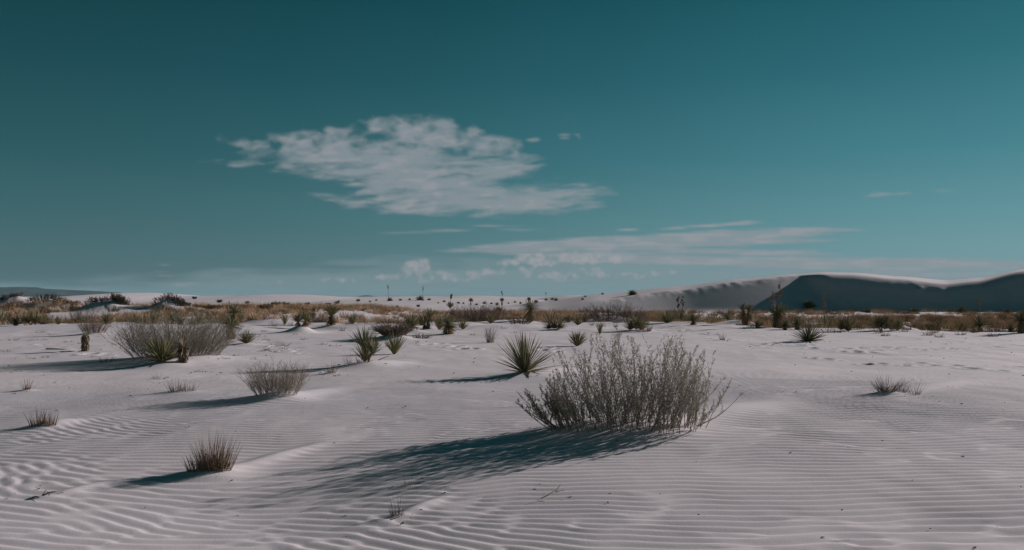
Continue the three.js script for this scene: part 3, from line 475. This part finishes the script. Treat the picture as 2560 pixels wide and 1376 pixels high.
S(2482, 0, 40, 48, 'rounded brown bush before the shaded dune', { D: 42, n: 80, side: 8, col: [0.257, 0.162, 0.095], twig: [0.176, 0.115, 0.074], base: 0.7, thick: 0.006 });
S(2345, 0, 46, 36, 'small olive bush in the grass before the shaded dune', { D: 46, n: 60, side: 8, col: [0.203, 0.189, 0.095], twig: [0.149, 0.121, 0.081], base: 0.7, thick: 0.006 });
S(1998, 0, 50, 50, 'olive bush behind the wide spiky yucca', { D: 48, n: 70, side: 8, col: [0.189, 0.189, 0.088], twig: [0.149, 0.121, 0.068], base: 0.7, thick: 0.006 });
for (const [px, D, h, w, label] of [[118, 84, 16, 80, 'dark shrub capping the tallest overgrown hummock'], [20, 93, 14, 60, 'dark brown shrub on the farthest overgrown hummock'], [262, 79.5, 18, 84, 'dark shrub draped over the broad overgrown hummock'], [300, 79, 22, 38, 'dark bush on the shoulder of the broad overgrown hummock'], [425, 80.5, 18, 70, 'dark shrub capping the rounded overgrown hummock'], [452, 80, 12, 40, 'small shrub on the sunlit side of the rounded overgrown hummock'], [520, 82, 14, 60, 'thin shrub over the low sandy hummock'], [45, 86, 14, 50, 'brown shrub between two overgrown hummocks'], [165, 83, 12, 60, 'greenish shrub trailing down the tallest hummock'], [596, 86, 12, 40, 'dark bush on low sand beyond the dry grass']])
  S(px, 0, h, w, label, { D, n: 130, side: 8, col: [0.125, 0.105, 0.075], twig: [0.10, 0.08, 0.06], base: 1.0, fan: 0.35, thick: 0.014, leaf: 4, leafS: 0.07, drape: true });
S(187, 0, 22, 34, 'pale rust bush standing up against the distant mountains', { D: 92, n: 50, side: 6, col: [0.40, 0.22, 0.17], twig: [0.32, 0.18, 0.14], base: 0.4, thick: 0.018 });
S(985, 848, 44, 84, 'dark drooping clump of dead leaves in its own shade', { name: 'dead_yucca_clump', category: 'dead plant', n: 220, side: 5, col: [0.21, 0.17, 0.13], twig: [0.19, 0.15, 0.11], base: 0.75, fan: 1.0, lift: -0.6, thick: 0.012, mound: 0.2 });

for (const [x, y, h, w] of [[665, 776, 16, 40], [685, 768, 14, 16], [701, 765, 12, 26], [713, 769, 16, 18], [768, 765, 10, 16], [757, 779, 11, 30], [742, 776, 8, 20], [842, 760, 7, 14], [820, 762, 5, 18], [618, 760, 8, 14], [645, 770, 7, 16], [602, 771, 9, 22], [790, 771, 6, 20], [874, 770, 6, 12], [486, 748, 8, 16], [548, 757, 9, 18], [905, 778, 6, 12]])
  S(x, y, h, w, 'dark low bush at the foot of the long pale dune', { group: 'dark bushes at the foot of the long pale dune', n: 70, side: 7, col: [0.12, 0.105, 0.07], twig: [0.10, 0.08, 0.06], base: 0.4, fan: 1.1, thick: 0.02, leaf: 3, leafS: 0.10 });
{ // bushes scattered through the dry grass
  const r = rngOf(2024);
  for (let k = 0; k < 60; k++) { const px = (k < 28 ? 1420 + 1130 * r() : k < 40 ? 620 + 700 * r() : 10 + 600 * r()), D = 47 + 40 * r(), olive = r() < 0.5; S(px, 0, (0.45 + 0.45 * r()) * 2000 / D, (0.8 + 1.1 * r()) * 2000 / D, olive ? 'olive bush growing among the dry grass of the low ground' : 'dark brown bush growing among the dry grass of the low ground', { D, group: 'bushes scattered through the dry grass', n: 44, side: 7, col: olive ? [0.13, 0.13, 0.065] : [0.15, 0.10, 0.065], twig: [0.10, 0.08, 0.055], base: 0.7, thick: 0.011, leaf: 3, leafS: 0.05 }); }
}
// ───────────────────────── small tufts and twigs on the near sand ─────────────────────────
function T(px, py, hp, wp, label, o = {}) { const at = o.D ? along(px, o.D) : ground(px, py), s = px2m(at); if (o.mound) bump(at.x, at.d, wp * s * 0.7, wp * s * 0.55, 0, o.mound); return tuft(at, seedAt++, { label, w: wp * s, h: hp * s, ...o, clumps: o.clumps?.map(([a, b, c]) => [a * s, b * s, c]) }); }
const browns = [[0.27, 0.175, 0.10], [0.22, 0.15, 0.09], [0.17, 0.115, 0.075]], pinks = [[0.30, 0.17, 0.13], [0.26, 0.15, 0.11], C.dead];
T(527, 1177, 112, 112, 'dense brown grass tuft with a smooth sand tail and a streaked shadow', { n: 330, cols: [...browns, [0.20, 0.15, 0.10]], splay: 0.42, wid: 0.0055, clumps: [[0, 0, 1], [-26, 4, 0.55], [18, -4, 0.85]], mound: 0.05 });
T(102, 1070, 52, 66, 'two small brown grass clumps side by side on rippled sand', { n: 120, cols: browns, splay: 0.35, clumps: [[-10, 0, 1], [20, 0, 0.9]], mound: 0.03 });
T(452, 982, 44, 70, 'grey wiry tuft on the sand below the wide grey bare shrub', { n: 130, cols: [C.ash, C.twig], splay: 0.6, clumps: [[-12, 0, 1], [14, 0, 0.8]], mound: 0.03 });
T(265, 908, 34, 48, 'small grey tuft at the edge of the grey shrub shadow', { n: 90, cols: [C.ash, C.twig], splay: 0.8 });
T(992, 1264, 66, 54, 'sparse reddish grass tuft on the little sand ridge', { n: 52, cols: [[0.17, 0.10, 0.08], C.brown], splay: 0.3, wid: 0.0045 });
T(1020, 1196, 56, 36, 'few thin pink grass stems standing in the big shrub shadow', { n: 16, cols: pinks, splay: 0.5, wid: 0.0035 });
T(2216, 989, 62, 70, 'dark brown tuft with red stems and a dark shadow on smooth sand', { n: 190, cols: [[0.17, 0.11, 0.075], [0.20, 0.125, 0.075], [0.26, 0.13, 0.095]], splay: 0.8, mound: 0.05 });
T(2252, 986, 50, 46, 'reddish tuft beside the dark brown tuft', { n: 90, cols: [[0.20, 0.12, 0.09], C.brown], splay: 0.6 });
T(2288, 988, 48, 46, 'sparse tan tuft with pale straw next to the reddish tuft', { n: 60, cols: [C.tan, C.dead, C.brown], splay: 0.8 });
T(66, 978, 40, 30, 'small orange-pink grass tuft on a faint sand ridge', { n: 70, cols: pinks, splay: 0.4, mound: 0.03 });
T(826, 936, 38, 40, 'small brown tuft on the sand before the tall dense yucca', { n: 90, cols: browns, splay: 0.7, mound: 0.03 });
T(872, 913, 44, 40, 'pinkish grass tuft at the foot of the tall dense yucca', { n: 70, cols: pinks, splay: 0.5 });
T(900, 917, 26, 30, 'reddish thin tuft leaning on the tall dense yucca', { n: 50, cols: pinks, splay: 0.6 });
T(970, 868, 26, 20, 'dry pink stems between the tall dense yucca and the narrow one', { n: 30, cols: pinks, splay: 0.4 });
T(1807, 851, 34, 20, 'lone tan grass tuft on smooth sand before the two-headed yucca', { n: 60, cols: [C.tan, C.brown, C.dead], splay: 0.35, wid: 0.009 });
T(1547, 839, 14, 26, 'small grey tuft on smooth sand beside the broad yucca clump', { n: 60, cols: [C.twig, C.ash], splay: 0.8, wid: 0.009 });
T(1043, 857, 14, 16, 'tiny grass tuft on the sand below the low brown twiggy shrub', { n: 36, cols: browns, splay: 0.5, wid: 0.008 });
T(855, 828, 20, 20, 'small grass tuft on the sand near the straw-skirted upright yucca', { n: 60, cols: browns, splay: 0.4, wid: 0.01 });
T(1480, 0, 22, 18, 'straw grass tuft at the foot of the shrub-topped hummock', { D: 47, n: 60, cols: [C.straw, C.tan], splay: 0.4, wid: 0.011 });
T(1502, 0, 20, 40, 'reddish grass tufts at the foot of the shrub-topped hummock', { D: 46.5, n: 90, cols: [[0.26, 0.12, 0.09], C.rust], splay: 0.5, wid: 0.011 });
T(1540, 0, 22, 16, 'green grass tuft at the foot of the shrub-topped hummock', { D: 46, n: 60, cols: [C.green, C.pale], splay: 0.4, wid: 0.011 });
T(2172, 873, 10, 10, 'tiny wiry tuft alone on smooth sand before the large dark bushy yucca', { n: 20, cols: browns, splay: 0.6 });
T(1578, 1262, 12, 14, 'few tiny orange shoots on the ripples below the big shrub', { n: 8, cols: [[0.38, 0.24, 0.13]], splay: 0.8, wid: 0.004 });
const litterGroup = 'low dry tufts scattered on the near sand';
for (const [x, y, h, w] of [[690, 864, 14, 34], [712, 866, 18, 22], [708, 874, 14, 18], [667, 877, 12, 14], [655, 880, 7, 12], [700, 880, 8, 16], [805, 862, 10, 26], [832, 866, 8, 22], [665, 852, 10, 18], [662, 829, 9, 20], [735, 838, 8, 16], [843, 940, 10, 22], [300, 838, 8, 16], [170, 856, 9, 26], [100, 832, 12, 24], [30, 852, 14, 40], [90, 852, 10, 50], [290, 862, 8, 14], [75, 897, 7, 10], [500, 930, 10, 34], [395, 948, 16, 30], [520, 932, 6, 16], [48, 930, 6, 12], [1262, 822, 8, 14], [1310, 812, 8, 20], [880, 876, 6, 12], [250, 886, 7, 20], [330, 905, 7, 18], [560, 905, 9, 22], [590, 890, 7, 18], [640, 900, 6, 14], [760, 850, 8, 20], [130, 838, 9, 26], [200, 860, 8, 20], [20, 880, 8, 24], [540, 870, 8, 20], [640, 842, 9, 22], [780, 832, 9, 20], [1180, 838, 7, 16], [1290, 832, 7, 18], [1000, 868, 6, 14], [930, 862, 7, 16]])
  T(x, y, h * 1.5, w * 1.35, 'low dry tuft with a thin shadow on the near sand', { group: litterGroup, n: 48, cols: [C.brown, C.twig, C.dead, [0.30, 0.19, 0.14]], splay: 1.1, wid: 0.008, droop: 0.8 });
const grassGroup = 'dry grass tufts along the lip of the near sand';
{ const r = rngOf(909); for (let k = 0; k < 130; k++) { const px = 20 + 2520 * (k + r()) / 130, D0 = edgeOf((px - 1280) / 2000 * 45) - 3 + 9 * r(); T(px, 0, 16 + 14 * r(), 24 + 22 * r(), 'dry tan grass tuft at the lip of the near sand', { D: D0, group: grassGroup, n: 60, cols: [C.tan, C.straw, C.brown, C.rust], splay: 0.7, wid: 0.013, droop: 0.5 }); } }

// dead sticks
function stick(px, py, label, o) {
  const at = ground(px, py), s = px2m(at), r = rngOf(seedAt++), g = plant(o.name ?? 'dead_stick', at, label, 'stick', undefined, 0), mb = new Mesher();
  for (const [x0, y0, x1, y1, th, bend = 0] of o.parts) { const a = [x0 * s, y0 * s + 0.006, 0], b = [x1 * s, y1 * s + 0.006, (r() - 0.5) * 0.15]; const m = mixc(a, b, 0.5); m[1] += bend * s; mb.tube([a, m, b], [th, th * 0.8, th * 0.4], vary(o.col, r, 0.2), 5); }
  mb.build('twig', M.dry, g); return g;
}
stick(112, 1240, 'blackish dead twig lying at the end of a smooth sand ridge', { col: [0.09, 0.07, 0.065], parts: [[-32, -3, -5, 3, 0.008, 2], [-5, 3, 18, 10, 0.007, 2], [-8, 2, 0, 16, 0.005], [2, 5, 12, 15, 0.004], [10, 7, 22, 6, 0.004]] });
stick(1378, 1238, 'small bleached twig with orange tips stuck in the ripples', { col: [0.36, 0.25, 0.17], parts: [[-26, -2, 10, 14, 0.005, -2], [10, 14, 24, 30, 0.004], [10, 14, 34, 18, 0.003], [4, 9, 20, 10, 0.003]] });
stick(985, 1274, 'bleached curved stick lying along the sparse reddish grass', { col: [0.45, 0.36, 0.28], parts: [[-62, -12, -10, -2, 0.004, 1], [-10, -2, 14, 4, 0.004]] });
stick(2262, 966, 'thin white straw leaning out of the reddish tuft', { col: [0.62, 0.58, 0.52], parts: [[-6, 0, 22, 16, 0.005]] });
stick(1938, 864, 'short white stick on smooth sand beside the wide spiky yucca', { col: [0.65, 0.61, 0.56], parts: [[-9, 0, 6, 5, 0.013], [2, 4, 16, 3, 0.008]] });
stick(1962, 981, 'tiny white chip of wood on rippled sand beyond the big shrub', { col: [0.66, 0.60, 0.54], parts: [[-5, 0, 6, 3, 0.006]] });
stick(955, 912, 'grey dead flower stalk lying beside the tall dense yucca', { col: C.dead, parts: [[-16, -4, 18, 10, 0.013, 1], [0, -6, 30, -8, 0.009], [10, -10, 60, -12, 0.008]] });
stick(1975, 822, 'long tan dead stalk leaning from the big shaggy yucca to the sand', { col: C.straw, parts: [[-18, 38, 2, 14, 0.05, -2], [2, 14, 34, 0, 0.04, -1]] });
stick(140, 875, 'long dark stick lying on the sand near the straw-covered yucca stump', { col: [0.12, 0.10, 0.09], parts: [[-26, 2, 30, 0, 0.022, 0.5]] });

// ───────────────────────── dry grass filling the low ground ─────────────────────────
{
  const r = rngOf(31), variants = [], spots = [[], [], []];
  for (let v = 0; v < 3; v++) { const mb = new Mesher(), q = rngOf(60 + v); for (let k = 0; k < 44; k++) { const az = q() * 6.283, sp = 0.15 + 0.75 * q(); mb.blade([Math.cos(az) * 0.16 * q(), -0.03, Math.sin(az) * 0.16 * q()], norm([Math.cos(az) * sp, 1, Math.sin(az) * sp]), 0.28 + 0.34 * q(), 0.016, 0.5 * q(), [0.8 + 0.3 * q(), 0.8 + 0.25 * q(), 0.8 + 0.2 * q()], undefined, 2); } variants.push(mb.geometry()); }
  for (let k = 0; k < 16000; k++) {
    const d = 40 + 84 * Math.pow(r(), 0.8), x = (r() * 2 - 1) * d * 0.80, e = edgeOf(x) + 1.5, u = x / d;
    if (d < e + 3 * r()) continue;
    const dense = fbm(x / 6, d / 9, 401, 3), wet = sst(-0.42, -0.30, u);
    if (dense < lerp(0.40, 0.35, wet) + 0.14 * r() - (d > 100 ? -0.05 : 0)) continue;
    if (H0(x, d) > -0.35 && d > 60 && x > -12) continue;
    spots[k % 3].push([x, d, 0.55 + 1.1 * r() * r(), r() * 6.28, (() => { const t = fbm(x / 1.6, d / 2.2, 405, 2), c = mixc([0.55, 0.395, 0.235], [0.63, 0.485, 0.325], r()); return mixc(c, r() < 0.35 ? C.rust : [0.20, 0.14, 0.08], sst(0.4, 0.75, t + (r() - 0.5) * 0.5)); })()]);
  }
  spots.forEach((list, v) => {
    const im = new THREE.InstancedMesh(variants[v], M.dry, list.length), m = new THREE.Matrix4(), q = new THREE.Quaternion(), up = new THREE.Vector3(0, 1, 0);
    list.forEach(([x, d, s, a, c], k) => { m.compose(new THREE.Vector3(x, H(x, d) - 0.02, -d), q.setFromAxisAngle(up, a), new THREE.Vector3(s * 1.4, s * 1.2, s * 1.4)); im.setMatrixAt(k, m); im.setColorAt(k, new THREE.Color().setRGB(c[0], c[1], c[2])); });
    im.name = numbered('dry_grass'); tag(im, ['tan dry grass covering the low ground behind the near sand', 'tan dry grass mixed through the low ground behind the near sand', 'straw-coloured dry grass filling the low ground behind the near sand'][v], 'grass', undefined, 'stuff'); lit(im); scene.add(im);
  });
}

// ───────────────────────── the sand ─────────────────────────
function noiseTexture(n, fn, srgb) { const data = new Uint8Array(n * n * 4); for (let j = 0; j < n; j++) for (let i = 0; i < n; i++) { const c = fn(i, j), o = (j * n + i) * 4; data[o] = c[0]; data[o + 1] = c[1]; data[o + 2] = c[2]; data[o + 3] = 255; } const t = new THREE.DataTexture(data, n, n); t.wrapS = t.wrapT = THREE.RepeatWrapping; t.magFilter = THREE.LinearFilter; t.minFilter = THREE.LinearMipmapLinearFilter; t.generateMipmaps = true; if (srgb) t.colorSpace = THREE.SRGBColorSpace; t.needsUpdate = true; return t; }
const rg = rngOf(8), N = 512, grain = new Float32Array(N * N);
for (let k = 0; k < N * N; k++) grain[k] = rg();
const g3 = (i, j) => (grain[(j & 511) * N + (i & 511)] * 2 + grain[(j & 511) * N + ((i + 1) & 511)] + grain[((j + 1) & 511) * N + (i & 511)]) / 4;
const sandColour = noiseTexture(N, (i, j) => { const v = 232 + 22 * (g3(i, j) - 0.5) + (grain[j * N + i] > 0.9965 ? -60 : 0); return [v, v * 0.993, v]; }, true);
const sandBump = noiseTexture(N, (i, j) => { const v = 128 + 90 * (g3(i, j) - 0.5) + 50 * (g3(i >> 2, j >> 2) - 0.5); return [v, v, v]; });
sandColour.repeat.set(1 / 1.3, 1 / 1.3); sandBump.repeat.set(1 / 1.3, 1 / 1.3);
const sand = new THREE.MeshStandardMaterial({ map: sandColour, bumpMap: sandBump, bumpScale: 0.0035, vertexColors: true, roughness: 0.95, name: 'gypsum sand' });
{
  const half = 43 * Math.PI / 180, cols = 560, rows = [];
  for (let r = 3; r < 42000;) { rows.push(r); r += r * (r < 17 ? 0.0029 : r < 46 ? 0.0048 : r < 112 ? 0.011 : r < 170 ? 0.0046 : r < 420 ? 0.016 : 0.06); }
  const P = [], Cc = [], U = [], idx = [[], [], []];
  const vert = (x, d, fine) => {
    let h = H(x, d); const calm = H.calm;
    if (fine && d < 24 && d > 2.5) { const amp = 0.0125 * lerp(1, 1.22, sst(0, 3, x)) * lerp(1, 1.6, sst(7, 11, d)) * sst(22, 15, d) * (1 - calm) * lerp(0.8, 1.1, sst(0.3, 0.62, fbm(x / 2.8, d / 2.8, 501, 2))); if (amp > 0.0003) h += amp * ripple(x, d); h += 0.006 * (fbm(x / 0.35, d / 0.35, 503, 2) - 0.5); }
    if (fine && d > 9 && d < 46) h += dents(x, d) + 0.028 * (fbm(x / 0.55, d / 0.8, 505, 3) - 0.5) * sst(14, 24, d);
    P.push(x, h, -d); U.push(x, d);
    const t = fbm(x / 3.1, d / 3.1, 511, 4), w = fbm(x / 0.7, d / 0.7, 515, 3), k = 0.86 * (1 + 0.13 * (t - 0.5) + 0.12 * (w - 0.5)); Cc.push(k * (1 + 0.05 * (t - 0.5)), k * 0.985, k * (1.0 - 0.05 * (t - 0.5)));
    return P.length / 3 - 1;
  };
  const which = (x, d) => d > 118 && x > 9 && d < 175 && crestOf(x) > 1 && duneAt(x, d) > Math.max(plateauAt(x, d), -0.7) ? 1 : d > 175 ? 2 : 0;
  const grid = (ra, aFrom, aTo, n, fine) => {
    const id = ra.map((r) => { const l = []; for (let c = 0; c <= n; c++) { const a = lerp(aFrom, aTo, c / n); l.push(vert(r * Math.sin(a), r * Math.cos(a), fine)); } return l; });
    for (let j = 0; j + 1 < ra.length; j++) for (let c = 0; c < n; c++) { const a = id[j][c], b = id[j][c + 1], e = id[j + 1][c], f = id[j + 1][c + 1], w = which(P[a * 3], -P[a * 3 + 2]); idx[w].push(a, b, f, a, f, e); }
  };
  grid(rows, -half, half, cols, true);
  const coarse = [0.05, 1, 2, 3, 4.5, 7, 10, 15, 22, 32, 45, 60, 80, 100, 125, 150, 180, 260, 420, 900, 3000, 12000, 42000];
  grid(coarse, half, 2 * Math.PI - half, 60, false); grid([0.05, 1.5, 3], -half, half, 12, false);
  const all = new THREE.BufferGeometry(); all.setAttribute('position', new THREE.Float32BufferAttribute(P, 3)); all.setIndex(Uint32Concat(idx)); all.computeVertexNormals();
  const Nn = all.attributes.normal.array;
  [['sand_ground', 'pale rippled gypsum sand covering the near ground', 'sand'], ['sand_dune', 'tall dune with a dark shaded slip face behind the dry grass', 'dune'], ['far_sand', 'pale far sand and low dunes reaching to the horizon', 'sand']].forEach(([name, label, cat], k) => {
    const map = new Map(), p = [], n = [], c = [], u = [], ix = new Uint32Array(idx[k].length);
    idx[k].forEach((v, q) => { let m = map.get(v); if (m === undefined) { m = map.size; map.set(v, m); for (let e = 0; e < 3; e++) { p.push(P[v * 3 + e]); n.push(Nn[v * 3 + e]); c.push(Cc[v * 3 + e]); } u.push(U[v * 2], U[v * 2 + 1]); } ix[q] = m; });
    const g = new THREE.BufferGeometry(); g.setAttribute('position', new THREE.Float32BufferAttribute(p, 3)); g.setAttribute('normal', new THREE.Float32BufferAttribute(n, 3)); g.setAttribute('color', new THREE.Float32BufferAttribute(c, 3)); g.setAttribute('uv', new THREE.Float32BufferAttribute(u, 2)); g.setIndex(new THREE.BufferAttribute(ix, 1));
    const m = lit(new THREE.Mesh(g, sand)); m.name = name; tag(m, label, cat, undefined, 'structure'); scene.add(m);
    console.log(name, ix.length / 3, 'triangles');
  });
}
function Uint32Concat(l) { const o = new Uint32Array(l.reduce((a, b) => a + b.length, 0)); let k = 0; for (const a of l) { o.set(a, k); k += a.length; } return new THREE.BufferAttribute(o, 1); }
for (const [o, sink] of plantQueue) o.position.y = H(o.position.x, -o.position.z) - sink;

// dark scraps of dry plants lying about on the sand
{
  const r = rngOf(17), mb = new Mesher(); mb.tube([[-0.5, 0.1, 0], [0, 0.35, 0.1], [0.5, 0.1, -0.05]], [0.12, 0.22, 0.05], [1, 1, 1], 5);
  const near = plantQueue.filter(([o]) => -o.position.z < 42), n = 330 + near.length * 5, im = new THREE.InstancedMesh(mb.geometry(), M.dry, n), m = new THREE.Matrix4(), q = new THREE.Quaternion(), up = new THREE.Vector3(0, 1, 0);
  for (let k = 0; k < n; k++) { let d = 5 + 34 * Math.pow(r(), 1.1), x = (r() * 2 - 1) * d * 0.72; if (k >= 330) { const o = near[(k - 330) % near.length][0], a = r() * 6.28, q = (0.15 + 0.9 * r() * r()) * (o.name === 'desert_shrub' ? 1.3 : 0.8); x = o.position.x + Math.cos(a) * q; d = -o.position.z + Math.sin(a) * q; } const s = (0.012 + 0.05 * r() * r()) * lerp(0.8, 1.8, sst(8, 25, d)); m.compose(new THREE.Vector3(x, H(x, d) + 0.003, -d), q.setFromAxisAngle(up, r() * 6.28), new THREE.Vector3(s, s * 0.6, s)); im.setMatrixAt(k, m); const c = vary(r() < 0.7 ? [0.10, 0.08, 0.065] : C.dead, r, 0.3); im.setColorAt(k, new THREE.Color().setRGB(...c)); }
  im.name = 'plant_litter'; tag(im, 'tiny dark scraps of dry plants scattered over the sand', 'litter', undefined, 'stuff'); lit(im); scene.add(im);
}

// ───────────────────────── far mountains ─────────────────────────
{
  const rock = new THREE.MeshStandardMaterial({ color: new THREE.Color().setRGB(0.035, 0.042, 0.038), roughness: 1, name: 'mountain rock' });
  const range = (name, label, D, pts, depth, rough) => {
    const top = table(pts.map(([px, py]) => [px, (HORIZON - py) / FOCAL * D + 2])), x0 = pts[0][0], x1 = pts[pts.length - 1][0], nx = 220, nd = 26, p = [], ix = [];
    for (let j = 0; j <= nd; j++) for (let i = 0; i <= nx; i++) {
      const px = lerp(x0, x1, i / nx), v = j / nd * 2 - 1, x = (px - PW / 2) / FOCAL * D, z = D + v * depth, t = top(px), ridge = 1 - Math.abs(v), n = fbm(x / (depth * 0.35), z / (depth * 0.35), 601, 5);
      const h = t * Math.pow(ridge, 0.8) * (v === 0 ? 1 : lerp(1, 0.55 + 0.9 * n, rough * Math.min(1, Math.abs(v) * 4)));
      p.push(x, h - (ridge < 0.01 ? 5 : 0), -z);
    }
    for (let j = 0; j < nd; j++) for (let i = 0; i < nx; i++) { const a = j * (nx + 1) + i; ix.push(a, a + 1, a + nx + 2, a, a + nx + 2, a + nx + 1); }
    const g = new THREE.BufferGeometry(); g.setAttribute('position', new THREE.Float32BufferAttribute(p, 3)); g.setIndex(ix); g.computeVertexNormals();
    const m = lit(new THREE.Mesh(g, rock)); m.name = name; tag(m, label, 'mountain', undefined, 'structure'); scene.add(m);
  };
  range('mountain_range', 'long hazy blue mountain range on the horizon behind the hummocks', 22000, [[-900, 735], [-700, 716], [-450, 708], [-250, 714], [-100, 717], [0, 718.5], [45, 717.5], [92, 718.5], [110, 722], [150, 724], [205, 726.5], [240, 728], [290, 731], [330, 735], [420, 738], [520, 741], [600, 742.5]], 800, 0.8);
  range('mesa', 'tiny flat-topped mesa on the horizon behind the far dunes', 14000, [[880, 743], [896, 741.5], [906, 739.3], [914, 738.8], [924, 738.9], [930, 741], [940, 743]], 500, 0.3);
}

renderer.render(scene, camera);
